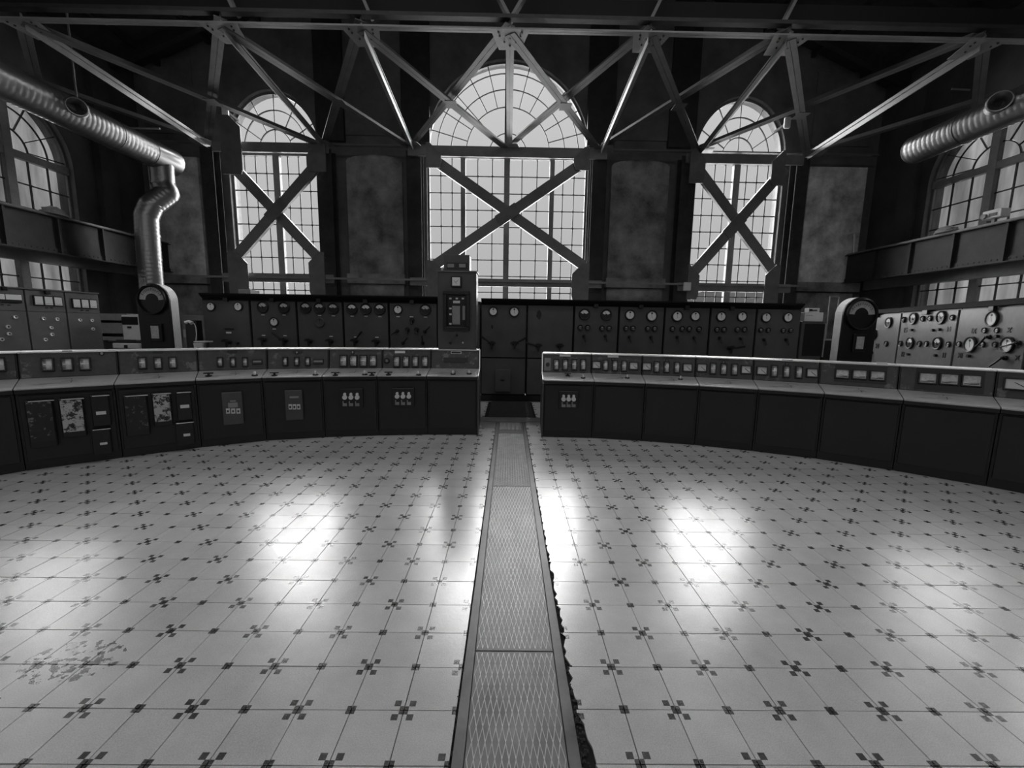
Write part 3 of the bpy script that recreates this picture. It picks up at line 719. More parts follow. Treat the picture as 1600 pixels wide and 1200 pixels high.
pd = [P(258, 280, 1, yk), P(262, 296, 1, yk), P(252, 305, 1, yk-.1), P(236, 322, 1, yk-.3), P(229, 338, 1, yk-.35), P(230, 360, 1, yk-.35), P(231, 420, 1, yk-.35)]
pd = [V((XD+.02, yk+.02, zd-.15)), V((XD+.02, yk+.02, P(265, 288, 1, yk).z)), V((P(262, 300, 1, yk).x, yk, P(262, 302, 1, yk).z))]+[pd[3], pd[4], pd[5]]+[V((P(232, 430, 1, yk-.35).x, yk-.35, .02))]
dn = MB(); spiral(dn, pd, .255); dn.build('down_pipe', M_zinc, dk, smooth=True)
for q, rr_ in ((pd[1], .27), (pd[3], .27), (V((pd[5].x, pd[5].y, 3.6)), .265)):
    MB().tube([q-V((0, 0, .03)), q+V((0, 0, .03))], rr_, 20).build('joint_band', M_zinc, dk, smooth=True)
yb = P(150, 180, 0, XD+.5).y
stub(dk, (XD+.15, yb, zd+.05), V((.66, -.72, -.12)).normalized(), .155, .45)
MB().tube([(XD, P(150, 183, 0, XD).y+.35, zd), (XD, P(150, 183, 0, XD).y+.38, zd)], rd+.012, 20).build('joint_band', M_zinc, dk, smooth=True)
for y in (3.5, 6.4, 9.3): MB().box(XD-.015, XD+.015, y-.012, y+.012, zd+rd-.01, 8.9).build('hanger_rod', M_steel, dk)
XR = 9.0; ye = P(1428, 236, 0, XR).y; zr = 5.50
dr = thing('ventilation_duct', (XR, 6, zr), 'shiny galvanised spiral duct on the right with an open blunt end below the truss', 'duct')
run = MB(); spiral(run, [(XR, 1.5, zr), (XR, ye, zr)], .29); run.build('duct_run', M_zinc, dr, smooth=True)
MB().tube([(XR, ye-.01, zr), (XR, ye+.05, zr)], [.29, .26], 20).build('end_cap', M_zinc, dr, smooth=True)
yb = P(1525, 175, 0, XR-.5).y
stub(dr, (XR-.15, yb, zr+.06), V((-.66, -.72, -.10)).normalized(), .155, .45)
MB().tube([(XR, yb+.62, zr), (XR, yb+.65, zr)], .302, 20).build('joint_band', M_zinc, dr, smooth=True)
for y in (3.5, 7.4): MB().box(XR-.015, XR+.015, y-.012, y+.012, zr+.28, 8.9).build('hanger_rod', M_steel, dr)

# ------------------------------------------------------------------ instrument builders
def ring_mesh(name, r0, r1, h, m, n=24, bev=.0):
    mb = MB()
    pr = [(r1, 0), (r1, h*.7), (r1-(r1-r0)*.35, h), (r0, h*.9), (r0, h*.35)]
    for a, b in pr: mb.v += [V((a*math.cos(2*math.pi*k/n), a*math.sin(2*math.pi*k/n), b)) for k in range(n)]
    for i in range(len(pr)-1):
        for k in range(n): mb.f.append([i*n+k, i*n+(k+1) % n, (i+1)*n+(k+1) % n, (i+1)*n+k])
    return mb.mesh(name, m, smooth=True)
def disc_mesh(name, r, h, m, n=24): return MB().cyl((0, 0), r, h, h+.002, n).mesh(name, m)
def half_mesh(name, r, h, m, a0=20, a1=160, ri=.35, cy=-.1):
    mb = MB(); n = 14; out = [(r*math.cos(math.radians(a0+(a1-a0)*k/n)), r*math.sin(math.radians(a0+(a1-a0)*k/n))) for k in range(n+1)]
    inn = [(r*ri*math.cos(math.radians(a1+(a0-a1)*k/n)), r*cy+r*ri*math.sin(math.radians(a1+(a0-a1)*k/n))) for k in range(n+1)]
    return mb.prism(out+inn, h, h+.001).mesh(name, m)
g_cache = {}
def gauge(parent, fr, px, py, dpx, style, rim=M_black, label=None, face=M_dial):
    """style: 'full' white dial with a pivot at the top, 'half' black dial with a pale arc"""
    u, v = fr.at(px, py); q = fr.w(u, v); dist = (q-EYE).dot(CF); r = dpx/2*dist/FPX
    r = round(r, 2); key = (r, style, rim.name, face.name)
    if key not in g_cache:
        R0 = r*.76
        d = {'case': ring_mesh('gauge_case', R0, r, r*.28, rim)}
        if style == 'full':
            d['face'] = disc_mesh('dial', R0*1.01, r*.16, face)
            nd = MB(); nd.cyl((0, R0*.62), r*.15, r*.19, r*.22, 10); nd.box(-r*.02, r*.02, -R0*.5, R0*.62, r*.19, r*.2, Matrix.Rotation(.25, 4, 'Z')); d['needle'] = nd.mesh('needle', M_black)
        else:
            d['face'] = disc_mesh('dial', R0*1.01, r*.14, M_black); d['arc'] = half_mesh('scale_arc', R0*.92, r*.18, face)
            nd = MB(); nd.cyl((0, -R0*.15), r*.13, r*.19, r*.24, 10); nd.box(-r*.018, r*.018, 0, R0*.78, r*.20, r*.21, Matrix.Rotation(.5, 4, 'Z')); d['needle'] = nd.mesh('needle', M_black)
        g_cache[key] = d
    d = g_cache[key]; c = inst('gauge', d['case'], parent, fr.m(u, v, .002)); 
    if label: c['label'] = label
    for k in ('face', 'arc', 'needle'):
        if k in d: inst({'face': 'dial', 'arc': 'scale_arc', 'needle': 'needle'}[k], d[k], c, fr.m(u, v, .002))
    return c
def lamp(parent, fr, px, py, dpx, lit=False):
    u, v = fr.at(px, py); q = fr.w(u, v); r = round(dpx/2*(q-EYE).dot(CF)/FPX, 3); key = ('lamp', r, lit)
    if key not in g_cache: g_cache[key] = (ring_mesh('indicator_lamp', r*.68, r, r*.5, M_black, 16), MB().cyl((0, 0), r*.70, r*.1, r*.45, 16, r2=r*.4).mesh('lens', M_white if lit else M_grey, smooth=True), MB().box(-r*.6, r*.6, -r*.10, r*.10, r*.4, r*.5).mesh('lens_bar', M_black))
    a, b, c_ = g_cache[key]; o = inst('indicator_lamp', a, parent, fr.m(u, v, .002)); inst('lens', b, o, fr.m(u, v, .002)); inst('lens_bar', c_, o, fr.m(u, v, .002)); return o
def knob(parent, fr, px, py, s=1., lever=None, drop=True):
    u, v = fr.at(px, py); key = ('knob', round(s, 2), lever, drop)
    if key not in g_cache:
        mb = MB(); mb.cyl((0, 0), .045*s, 0, .02, 14); mb.cyl((0, 0), .024*s, .02, .07*s, 12)
        mb.prism([(-.085*s, .0), (.085*s, .0), (.07*s, .03*s), (.025*s, .052*s), (-.025*s, .052*s), (-.07*s, .03*s)], .07*s, .10*s)
        if drop: mb.prism([(-.022*s, 0), (.022*s, 0), (.014*s, -.10*s), (-.014*s, -.10*s)], .07*s, .09*s)
        ms = [mb.mesh('rotary_handle', M_black, bevel=.002)]
        if lever is not None:
            lb = MB(); a = math.radians(lever); lb.tube([(0, 0, .085*s), (.10*s*math.cos(a), .10*s*math.sin(a), .10*s), (.24*s*math.cos(a), .24*s*math.sin(a), .11*s)], [.014*s, .015*s, .020*s], 8); ms.append(lb.mesh('lever_arm', M_black, smooth=True))
        g_cache[key] = ms
    ms = g_cache[key]; o = inst('rotary_handle', ms[0], parent, fr.m(u, v, .001))
    if len(ms) > 1: inst('lever_arm', ms[1], o, fr.m(u, v, .001))
    return o
def small_handle(parent, fr, px, py, s=1., ang=-80, m=M_black, L=.11):
    u, v = fr.at(px, py); key = ('sh', s, ang, m.name, L)
    if key not in g_cache:
        mb = MB(); mb.cyl((0, 0), .030*s, 0, .03, 10); mb.cyl((0, 0), .018*s, .03, .06, 10); a = math.radians(ang)
        mb.tube([(0, 0, .055), (L*s*.6*math.cos(a), L*s*.6*math.sin(a), .07), (L*s*math.cos(a), L*s*math.sin(a), .09)], [.012*s, .010*s, .010*s], 8)
        g_cache[key] = mb.mesh('pistol_switch', m, smooth=True)
    return inst('pistol_switch', g_cache[key], parent, fr.m(u, v, .001))
def plate(parent, fr, x0, y0, x1, y1, m, name='label_plate', h=.006, off=0., label=None, bevel=0):
    a, b = fr.at(x0, y1), fr.at(x1, y0); a2, b2 = fr.at(x1, y1), fr.at(x0, y0)
    ulo, uhi = (a[0]+b2[0])/2, (b[0]+a2[0])/2; vlo, vhi = (a[1]+a2[1])/2, (b[1]+b2[1])/2
    if uhi < ulo: ulo, uhi = uhi, ulo
    mb = MB().box(ulo, uhi, vlo, vhi, off, off+h, fr.M); return mb.build(name, m, parent, bevel=bevel, label=label)
def text(parent, fr, px, py, s, size_px, m, name='numeral', bold=.045, name_h=.004):
    u, v = fr.at(px, py); q = fr.w(u, v); size = size_px*(q-EYE).dot(CF)/FPX
    c = bpy.data.curves.new(name, 'FONT'); c.body = s; c.size = size*1.35; c.extrude = .002; c.align_x = 'CENTER'; c.align_y = 'CENTER'; c.offset = bold*size*1.5; c.materials.append(m)
    tmp_ = bpy.data.objects.new('lettering', c); scene.collection.objects.link(tmp_); bpy.context.view_layer.update()
    me = bpy.data.meshes.new_from_object(tmp_.evaluated_get(bpy.context.evaluated_depsgraph_get())); bpy.data.objects.remove(tmp_); me.materials.clear(); me.materials.append(m)
    return inst(name, me, parent, fr.m(u, v, name_h))

# ------------------------------------------------------------------ back switchboard
YS = 8.0
def sb_frame(Y=YS): return Frame((0, Y, 0), (1, 0, 0), (0, 0, 1))
FS = sb_frame()
zt_l, zt_r = P(500, 467, 1, YS).z, P(1100, 477, 1, YS).z
def sb_unit(x0, x1, label, lower=True, ztop=None):
    """x in pixels along the top edge, unit fills the gap between"""
    a, b = P(x0, 520, 1, YS).x+.008, P(x1, 520, 1, YS).x-.008; zt = ztop or ((P(x0, 467+(x0-500)*.016, 1, YS).z+P(x1, 467+(x1-500)*.016, 1, YS).z)/2)
    t = thing('switchboard_unit', ((a+b)/2, YS, 0), label, 'switchboard', 'dark switchboard units across the back of the room')
    MB().box(a, b, YS+.03, YS+.55, .10, zt).build('cabinet_body', M_dark, t)
    zs = P(700, 558, 1, YS).z
    MB().box(a+.012, b-.012, YS, YS+.04, zs+.012, zt-.06).build('upper_panel', M_board, t, bevel=.004)
    MB().box(a+.012, b-.012, YS, YS+.04, .14, zs-.012).build('lower_panel', M_board, t, bevel=.004)
    MB().box(a-.008, b+.008, YS-.02, YS+.03, 0, .12).build('plinth', M_black, t)
    return t, zt
NM = 'tall dark switchboard unit'
units = {}
spec = [(318, 393, 'leftmost unit of the back switchboard, with two protruding pale round gauges'),
        (393, 465, 'second switchboard unit from the left, two gauges over a third lower one'),
        (465, 537, 'third switchboard unit from the left, three half-dial gauges over an empty ring'),
        (537, 608, 'fourth switchboard unit from the left, a row of three half-dial gauges and no ring'),
        (608, 684, 'switchboard unit just left of the tall recorder tower, white gauge and many small switches'),
        (684, 751, 'narrow switchboard unit hidden behind the tall recorder tower'),
        (751, 823, 'switchboard unit just right of the recorder tower, two white gauges over two lever handles'),
        (823, 896, 'blank switchboard unit with a dark stain and no gauges, above the gap in the consoles'),
        (896, 966, 'switchboard unit with two half-dial gauges over two pairs of lamps, right of the blank unit'),
        (966, 1037, 'switchboard unit with two white gauges, fourth from its right end'),
        (1037, 1108, 'switchboard unit with one large and one small white gauge over four spaced lamps'),
        (1108, 1180, 'switchboard unit with two white gauges above a long black crank lever'),
        (1180, 1250, 'rightmost unit of the back switchboard, beside the black screen cabinet')]
for i, (a, b, l) in enumerate(spec): units[i] = sb_unit(a, b, l)
U = {k: v[0] for k, v in units.items()}
# gauges
for x, y in ((330, 479), (372.6, 479)): gauge(U[0], FS, x, y, 15, 'full', face=M_dial)
for i, L_ in ((1, ((411, 480), (444, 480.6))), (2, ((478, 481), (499.5, 481.4), (521, 482))), (3, ((550.4, 482.7), (572, 483), (593.7, 483))), (4, ((665, 484),)), (8, ((913, 491), (947, 492)))):
    for x, y in L_: gauge(U[i], FS, x, y, 17.5, 'half', face=M_dial if i in (8, 3) else M_dialdim)
for i, L_ in ((1, ((428.7, 503),)), (4, ((622, 483.7),)), (6, ((770.8, 486.6), (803.6, 487.3))), (9, ((984, 492),)), (10, ((1086, 494),)), (11, ((1126.4, 494.6), (1159, 494.6))), (12, ((1196.6, 496), (1230.7, 496)))):
    for x, y in L_: gauge(U[i], FS, x, y, 15.5, 'full')
gauge(U[9], FS, 1017.9, 493.8, 18.5, 'full'); gauge(U[10], FS, 1057.7, 494, 18.5, 'full')
gauge(U[2], FS, 500, 504, 14, 'full', rim=M_board, face=M_board, label='empty gauge ring')
for x, y in ((906.7, 512), (918, 512), (940.6, 513), (951.5, 513)): lamp(U[8], FS, x, y, 9)
for x, y in ((978, 513), (988.7, 513), (1012, 513.6), (1022.7, 513.6)): lamp(U[9], FS, x, y, 9)
for x, y in ((1050.4, 514), (1065.8, 514), (1076.7, 514), (1092, 514.4)): lamp(U[10], FS, x, y, 9)
for x, y in ((1120, 515), (1130.8, 515), (1152, 515), (1163, 515)): lamp(U[11], FS, x, y, 9)
for x, y in ((1188.5, 516), (1200, 516), (1223.5, 516.5), (1235, 516.5)): lamp(U[12], FS, x, y, 8)
for i, L_ in ((1, ((413, 531, None), (446, 532, 140))), (2, ((485, 533, None), (517.7, 533, None))), (3, ((556, 533, 50), (589, 534, None))), (6, ((768.7, 537, 145), (804, 537, 30))), (7, ((840.6, 540.5, 165), (874, 540.5, None)))):
    for x, y, lv in L_: knob(U[i], FS, x, y, 1., lv)
knob(U[0], FS, 358.5, 534, 1.1, None); small_handle(U[0], FS, 372, 536)
for x, y in ((912, 525), (945.6, 525)): small_handle(U[8], FS, x, y)
for x, y in ((983, 526.4), (1016.7, 526.6)): small_handle(U[9], FS, x, y)
for x, y in ((1057.7, 526.6), (1084, 527.4)): small_handle(U[10], FS, x, y)
for x, y in ((1124, 528), (1156.8, 529)): small_handle(U[11], FS, x, y)
for x, y in ((1193, 530.7), (1227.5, 530.7)): small_handle(U[12], FS, x, y)
knob(U[11], FS, 1139.7, 544, 1.0, 10)
for x, y in ((644, 500), (636.7, 515), (651, 515)):
    small_handle(U[4], FS, x, y, 1.5, -90, L=.05)
for x, y, a in ((621, 517, 215), (664, 518, 40), (630, 536, 45), (660.7, 536, 90)): small_handle(U[4], FS, x, y, 1.1, a, L=.13)
plate(U[0], FS, 353.5, 518.5, 361.5, 521, M_label); plate(U[0], FS, 351, 513, 366, 515.5, M_black)
for i, L_ in ((1, ((411, 492), (444, 492.3), (428.7, 514), (412, 524), (445.5, 524.5))), (2, ((499.5, 493), (521, 493.5), (517.5, 525.6))), (3, ((550.4, 494), (572, 494.2), (593.7, 494.8), (556, 526.5), (589, 527))), (4, ((622, 494.8), (665, 495.5), (643, 495)))):
    for x, y in L_: plate(U[i], FS, x-2.6, y-.7, x+2.6, y+.7, M_label)
for i, x, y in ((0, 354, 468.5), (1, 426, 469), (2, 499, 470), (3, 571.5, 471), (4, 644, 472), (8, 931, 478), (9, 1001, 479), (10, 1072.5, 481), (11, 1143, 482)):
    br = plate(U[i], FS, x-3.5, y-3.5, x+3.5, y+3, M_black, 'lamp_bracket', h=.05, bevel=.004)
for i, (x, y, r) in ((6, (769, 511, 2.5)), (7, (842, 492, 5))):
    u, v = FS.at(x, y); MB().prism([(u+r*.0125*math.cos(k)*random.uniform(.6, 1), v+r*.02*math.sin(k)*random.uniform(.7, 1)) for k in [q*.7 for q in range(9)]], .0, .0015, FS.M).build('stain_patch', M_black, U[i])
jb = plate(U[6], FS, 773.5, 577, 797.5, 611, M_board, 'junction_box', h=.09, bevel=.006, label='small flat junction box on the lower panel')
plate(jb, FS, 782, 592, 788, 594, M_black, 'latch', h=.01, off=.09)
# continuous cornices
def cornice(pxa, pxb, ya, yb, label):
    A, B = P(pxa, ya, 1, YS-.08), P(pxb, yb, 1, YS-.08); mb = MB()
    pr = [(-.0, 0), (-.05, .03), (-.10, .075), (-.10, .10), (.62, .10), (.62, 0)]
    n = len(pr); za, zb_ = A.z-.1, B.z-.1
    mb.add([(A.x, YS+d, za+h_) for d, h_ in pr]+[(B.x, YS+d, zb_+h_) for d, h_ in pr], [list(range(n)), list(range(n, 2*n))[::-1]]+[(i, n+i, n+(i+1) % n, (i+1) % n) for i in range(n)])
    return mb.build('cornice', M_cornice, None, label=label, cat='cornice', group='dark cornices on the switchboard')
cornice(311, 684, 457.5, 463.5, 'dark projecting cornice along the top of the left half of the switchboard')
cornice(752, 1257, 466, 474.5, 'dark projecting cornice along the top of the right half of the switchboard')
# flat ledge box left on the cornice
def boxthing(name, cat, label, x0, y0, x1, y1, Y, dep, m, bev=.008, group=None, z0=None):
    p0, p1 = P(x0, y1, 1, Y), P(x1, y0, 1, Y)
    return MB().box(p0.x, p1.x, Y, Y+dep, p0.z if z0 is None else z0, p1.z).build(name, m, None, bevel=bev, label=label, cat=cat, group=group)
boxthing('ledger', 'book', 'flat grey ledger lying on the cornice below the left arched window', 372, 452, 391, 458.5, 8.15, .3, M_grey, z0=P(380, 458.2, 1, YS-.08).z+.003)

# ------------------------------------------------------------------ consoles in a ring
FL = [(-5.40, 2.80), (-5.05, 3.34), (-4.626, 3.836), (-4.096, 4.266), (-3.555, 4.665), (-2.989, 4.98), (-2.348, 5.171), (-1.696, 5.29), (-1.069, 5.361), (-.405, 5.385)]
FR = [(.462, 5.335), (1.115, 5.30), (1.746, 5.19), (2.364, 5.03), (2.96, 4.80), (3.54, 4.53), (4.08, 4.16), (4.587, 3.735), (5.03, 3.25), (5.38, 2.72)]
def outward(pts, i):
    a = V(pts[max(i-1, 0)]); b = V(pts[min(i+1, len(pts)-1)]); d = (b-a).normalized(); n = V((-d.y, d.x)); return n if n.dot(V(pts[i])-ARC) > 0 else -n
class Sect:
    def __init__(s, pts, i):
        s.A, s.B = V(pts[i]), V(pts[i+1]); s.na, s.nb = outward(pts, i), outward(pts, i+1); s.L = (s.B-s.A).length
        k = .004/s.L; s.e = k
    def w(s, t, d, z):
        p = (s.A+s.na*d)*(1-t)+(s.B+s.nb*d)*t; return V((p.x, p.y, z))
    def solid(s, prof, t0, t1):
        mb = MB(); n = len(prof)
        return mb.add([s.w(t0, d, z) for d, z in prof]+[s.w(t1, d, z) for d, z in prof], [list(range(n)), list(range(n, 2*n))[::-1]]+[(i, n+i, n+(i+1) % n, (i+1) % n) for i in range(n)])
    def plane(s, d0, z0, d1, z1): # frame on the sloping strip between (d0,z0) and (d1,z1)
        o = s.w(0, d0, z0); u = s.w(1, d0, z0)-o; v = s.w(0, d1, z1)-o; return Frame(o, u, v)
ZF, ZD0, ZD1, ZU = .735, .785, .835, 1.10
DD, DU, DB = .46, .53, .86
def section(pts, i, label, zo=0.):
    s = Sect(pts, i); e = s.e; zf, zd0, zd1, zu = ZF+zo, ZD0+zo, ZD1+zo, ZU+zo
    t = thing('control_console', s.w(.5, .4, 0), label, 'console', 'control console sections in a ring around the tiled floor')
    s.solid([(.02, .07), (.02, zf-.01), (DD+.015, zd1-.05), (DU+.015, zu-.02), (DB, zu-.02), (DB, .07)], e, 1-e).build('body', M_black, t)
    s.solid([(.03, 0), (.03, .075), (DB, .075), (DB, 0)], e, 1-e).build('plinth', M_black, t)
    g = .022/s.L
    s.solid([(0, .095), (0, zf-.02), (.022, zf-.02), (.022, .095)], g, 1-g).build('front_panel', M_cons, t, bevel=.003)
    s.solid([(-.018, zf), (-.018, zd0-.014), (.03, zd0-.014), (.03, zf)], e, 1-e).build('desk_apron', M_cons, t)
    s.solid([(-.025, zd0-.013), (-.025, zd0), (-.010, zd0+.004), (DD, zd1), (DD, zd1-.02), (.03, zd0-.013)], e, 1-e).build('desk_top', M_desk, t, bevel=.002)
    ps = s.solid([(DD+.002, zd1+.002), (DU, zu-.014), (DU+.02, zu-.014), (DD+.022, zd1+.002)], g*.6, 1-g*.6).build('instrument_panel', M_panel, t, bevel=.002)
    s.solid([(DU-.014, zu-.012), (DU-.014, zu), (DB+.01, zu), (DB+.01, zu-.012)], e, 1-e).build('top_trim', M_rim, t)
    tr = MB(); a, b = s.w(.5, .3, 0), s.w(.5, .4, 0)
    return t, s, s.plane(DD+.002, zd1+.002, DU, zu-.014), s.plane(0, 0, 0, 1), s.plane(-.01, zd0+.004, DD, zd1)
mt_cache = {}
def edge_meter(t, fr, px, py, w=.036, h=.085, m=M_scale, label=None):
    u, v = fr.at(px, py); key = (w, h, m.name)
    if key not in mt_cache:
        b = .012; c = MB(); c.box(-w-b, w+b, -h-b, -h, 0, .035); c.box(-w-b, w+b, h, h+b, 0, .035); c.box(-w-b, -w, -h, h, 0, .035); c.box(w, w+b, -h, h, 0, .035)
        f = MB(); n = 8   # the scale is a shallow barrel
        for k in range(n+1):
            a = -1+2*k/n; f.v += [V((-w, h*a, .008+.016*math.cos(a*math.pi/2))), V((w, h*a, .008+.016*math.cos(a*math.pi/2)))]
        f.f = [[2*k, 2*k+1, 2*k+3, 2*k+2] for k in range(n)]
        nd = MB().box(-w*.9, w*.9, -.002, .002, .024, .027)
        tk = MB(); 
        for k in range(9): tk.box(-w*.9, -w*.3, -h*.75+k*h*.19-.0012, -h*.75+k*h*.19+.0012, .020, .0262)
        mt_cache[key] = (c.mesh('meter', M_black, bevel=.002), f.mesh('scale', m, smooth=True), nd.mesh('pointer', M_rim), tk.mesh('tick_marks', M_black))
    c, f, nd, tk = mt_cache[key]; Mw = fr.m(u, v, .001); o = inst('meter', c, t, Mw)
    if label: o['label'] = label
    inst('scale', f, o, Mw); inst('pointer', nd, o, Mw); inst('tick_marks', tk, o, Mw); return o
def square_meter(t, fr, px, py, w=.052, h=.052, horiz=False):
    u, v = fr.at(px, py); key = ('sq', w, h, horiz)
    if key not in mt_cache:
        b = .012; c = MB(); c.box(-w-b, w+b, -h-b, -h, 0, .03); c.box(-w-b, w+b, h, h+b, 0, .03); c.box(-w-b, -w, -h, h, 0, .03); c.box(w, w+b, -h, h, 0, .03)
        f = MB().box(-w, w, -h, h, .002, .012); nd = MB()
        if horiz: nd.box(-w*.85, w*.85, -h*.72, -h*.62, .012, .016); nd.box(-w*.05, w*.9, -h*.5, -h*.44, .012, .016)
        else: nd.bar((-w*.25, h*.35, .014), (w*.85, -h*.75, .014), .005, .003)
        mt_cache[key] = (c.mesh('meter', M_black, bevel=.002), f.mesh('dial', M_scale if horiz else M_label), nd.mesh('needle', M_black))
    c, f, nd = mt_cache[key]; Mw = fr.m(u, v, .001); o = inst('meter', c, t, Mw); inst('dial', f, o, Mw); inst('needle', nd, o, Mw); return o
def horiz_slot(t, fr, px, py, w=.075, h=.03, m=M_grey):
    u, v = fr.at(px, py); M0 = fr.m(u, v, .001)
    o = MB().box(-w-.012, w+.012, -h-.012, h+.012, 0, .02, M0).build('meter', M_black, t, bevel=.003); MB().box(-w, w, -h*.5, h*.5, .02, .023, M0).build('scale', m, o); return o
def desk_switch(t, fr, px, py, s=1., kind_=0):
    u, v = fr.at(px, py); key = ('ds', s, kind_)
    if key not in g_cache:
        b = MB().cyl((0, 0), .042*s, 0, .012, 16)
        a = MB(); a.cyl((0, 0), .016*s, .012, .04*s, 10)
        if kind_ == 0: a.prism([(-.06*s, -.014*s), (.06*s, -.02*s), (.06*s, .02*s), (-.06*s, .014*s)], .04*s, .055*s)
        else: a.cyl((0, 0), .022*s, .04*s, .07*s, 12, r2=.014*s)
        g_cache[key] = (b.mesh('switch_base', M_black, smooth=True), a.mesh('switch_handle', M_black if kind_ == 0 else M_rim))
    o = inst('switch_base', g_cache[key][0], t, fr.m(u, v, 0)); inst('switch_handle', g_cache[key][1], o, fr.m(u, v, 0)); return o
def desk_marks(t, fr, s, full=True):
    L = s.L; mb = MB()
    def ln(x0, y0, x1, y1, q=.0038): mb.add([fr.w(min(x0, x1)-q, min(y0, y1)-q, .0012), fr.w(max(x0, x1)+q, min(y0, y1)-q, .0012), fr.w(max(x0, x1)+q, max(y0, y1)+q, .0012), fr.w(min(x0, x1)-q, max(y0, y1)+q, .0012)], [(0, 1, 2, 3)])
    x = L*random.uniform(.28, .36); y = .36
    ln(x, y, x+L*.36, y); ln(x+L*.20, y-.05, x+L*.20, y); ln(x+L*.14, y-.10, x+L*.26, y-.10); ln(x-L*.08, y-.21, x+L*.22, y-.21); ln(x+L*.22, y-.21, x+L*.22, y-.10)
    ln(x+L*.12, y-.15, x+L*.28, y-.15); ln(x-L*.15, y-.24, x-.02, y-.24)
    mb.build('mimic_lines', M_black, t)
def fuse_block(t, fr, x0, y0, x1, y1):
    o = plate(t, fr, x0, y0, x1, y1, M_black, 'fuse_block', h=.035, bevel=.003); wpx = (x1-x0)
    for k in range(3):
        cx = x0+wpx*(.24+.26*k); hgt = y1-y0
        u, v = fr.at(cx, y0+hgt*.38); r = .029
        mb = MB(); mb.cyl((u, v-.012), r, .035, .065, 12, fr.M); mb.cyl((u, v+.028), r*.6, .035, .06, 12, fr.M); mb.build('fuse_cap', M_label, o, smooth=True)
        u, v = fr.at(cx, y0+hgt*.76); mb = MB(); mb.box(u-.025, u+.025, v-.03, v+.006, .035, .05, fr.M); mb.box(u-.025, u-.012, v+.006, v+.034, .035, .05, fr.M); mb.build('fuse_terminal', M_grey, o)
    return o
labsL = ['console section cut by the left edge of the picture', 'console section at far left with one faded and one peeling relay plate',
         'console section with the whitest peeling relay plate, right of the one with faded plates', 'console section with the wider grey relay box of three square keys under a plate',
         'console section with the narrower relay box of three square keys on its front', 'console section with a framed three-plug fuse block and a row of four wide meters',
         'console section left of the end one, with three-plug fuse block and blotchy panel', 'plain-fronted end console section left of the walkway, carrying the recorder tower']
CL = []
for i in range(len(FL)-1):
    lab = 'console section left outside the picture frame, beyond the cut one' if i == 0 else labsL[i-1]
    CL.append(section(FL, i, lab, .018))
labsR = ['end console section right of the walkway, with a three-plug fuse block', 'console section second from the walkway on the right, two square dials in its row', 'console section third right of the walkway, plain front and five meters',
         'console section fourth right of the walkway, pale worn corner on its instrument panel', 'console section fifth right of the walkway, last with tall meters between square dials', 'console section with three wide horizontal meters in a narrow dark frame',
         'console section near the right edge, three larger horizontal meters in a black frame', 'console section cut by the right edge of the picture', 'console section beyond the right picture edge']
CRs = [section(FR, i, labsR[i], -.012) for i in range(len(FR)-1)]
# end cheeks towards the walkway
for (t, s, *_), tt, e0 in ((CL[-1], 1, -1), (CRs[0], 0, 1)):
    d = .012/s.L; zo = .018 if tt else -.012
    s.solid([(-.02, 0), (-.02, ZF+zo), (DD, ZD1-.03+zo), (DU, ZU-.012+zo), (DB, ZU-.012+zo), (DB, 0)], tt+(-.001 if tt else -d), tt+(d if tt else .001)).build('end_panel', M_board, t)
    s.solid([(-.03, ZF+.045+zo), (-.03, ZD0+.006+zo), (DD, ZD1+.006+zo), (DU, ZU+.001+zo), (DU+.012, ZU+.001+zo), (DD+.01, ZD1-.01+zo)], tt+(.001 if tt else -d*1.3), tt+(d*1.3 if tt else -.001)).build('edge_trim', M_rim, t)
def up(k): return CL[k][2]
for k, xs in ((1, ((-2, 570),)), (2, ((75, 570), (105.5, 569.5), (133, 569))), (3, ((222.5, 567.5), (247, 567.5), (270, 567)))):
    for x, y in xs: edge_meter(CL[k][0], up(k), x, y, .034 if k != 3 else .027, .060)
for k, xs in ((4, ((344, 566), (364, 566), (383, 566))), (5, ((446, 565), (464, 565), (481, 565)))):
    for x, y in xs: edge_meter(CL[k][0], up(k), x, y, .020, .050)
horiz_slot(CL[4][0], up(4), 402, 565.5, .045, .022); horiz_slot(CL[5][0], up(5), 497.5, 565, .055, .024)
for x in (537, 552.5, 568, 583): edge_meter(CL[6][0], up(6), x, 564, .038, .070)
for x in (620, 634.5, 649, 664): edge_meter(CL[7][0], up(7), x, 565, .033, .068)
lamp(CL[7][0], up(7), 604.5, 564, 9); lamp(CL[2][0], up(2), 159, 552.5, 6, True); lamp(CL[6][0], up(6), 551, 551, 5, True); lamp(CL[5][0], up(5), 464, 551, 5, True)
plate(CL[8][0], up(8), 693, 559, 731, 566, M_black, 'card_slot', h=.012); plate(CL[8][0], up(8), 704.5, 549, 721, 553, M_label, 'nameplate', h=.004); plate(CL[8][0], up(8), 705.5, 549.8, 720, 552.3, M_black, 'nameplate_text_field', h=.002, off=.004)
plate(CL[7][0], up(7), 617, 548, 633, 552, M_label, 'nameplate', h=.004)
for k, x in ((4, 363), (5, 465), (3, 247), (2, 105)): plate(CL[k][0], up(k), x-8, 548, x+8, 551.5, M_black, 'nameplate', h=.008)
ur = lambda k: CRs[k][2]
for x in (869, 883, 897, 911): edge_meter(CRs[0][0], ur(0), x, 570, .028, .068)
pk = plate(CRs[0][0], ur(0), 850.5, 559.5, 860.5, 579, M_grey, 'switch_plate', h=.006); u, v = ur(0).at(855.7, 570); MB().cyl((u, v), .027, .006, .04, 14, ur(0).M).build('rotary_switch', M_black, pk)
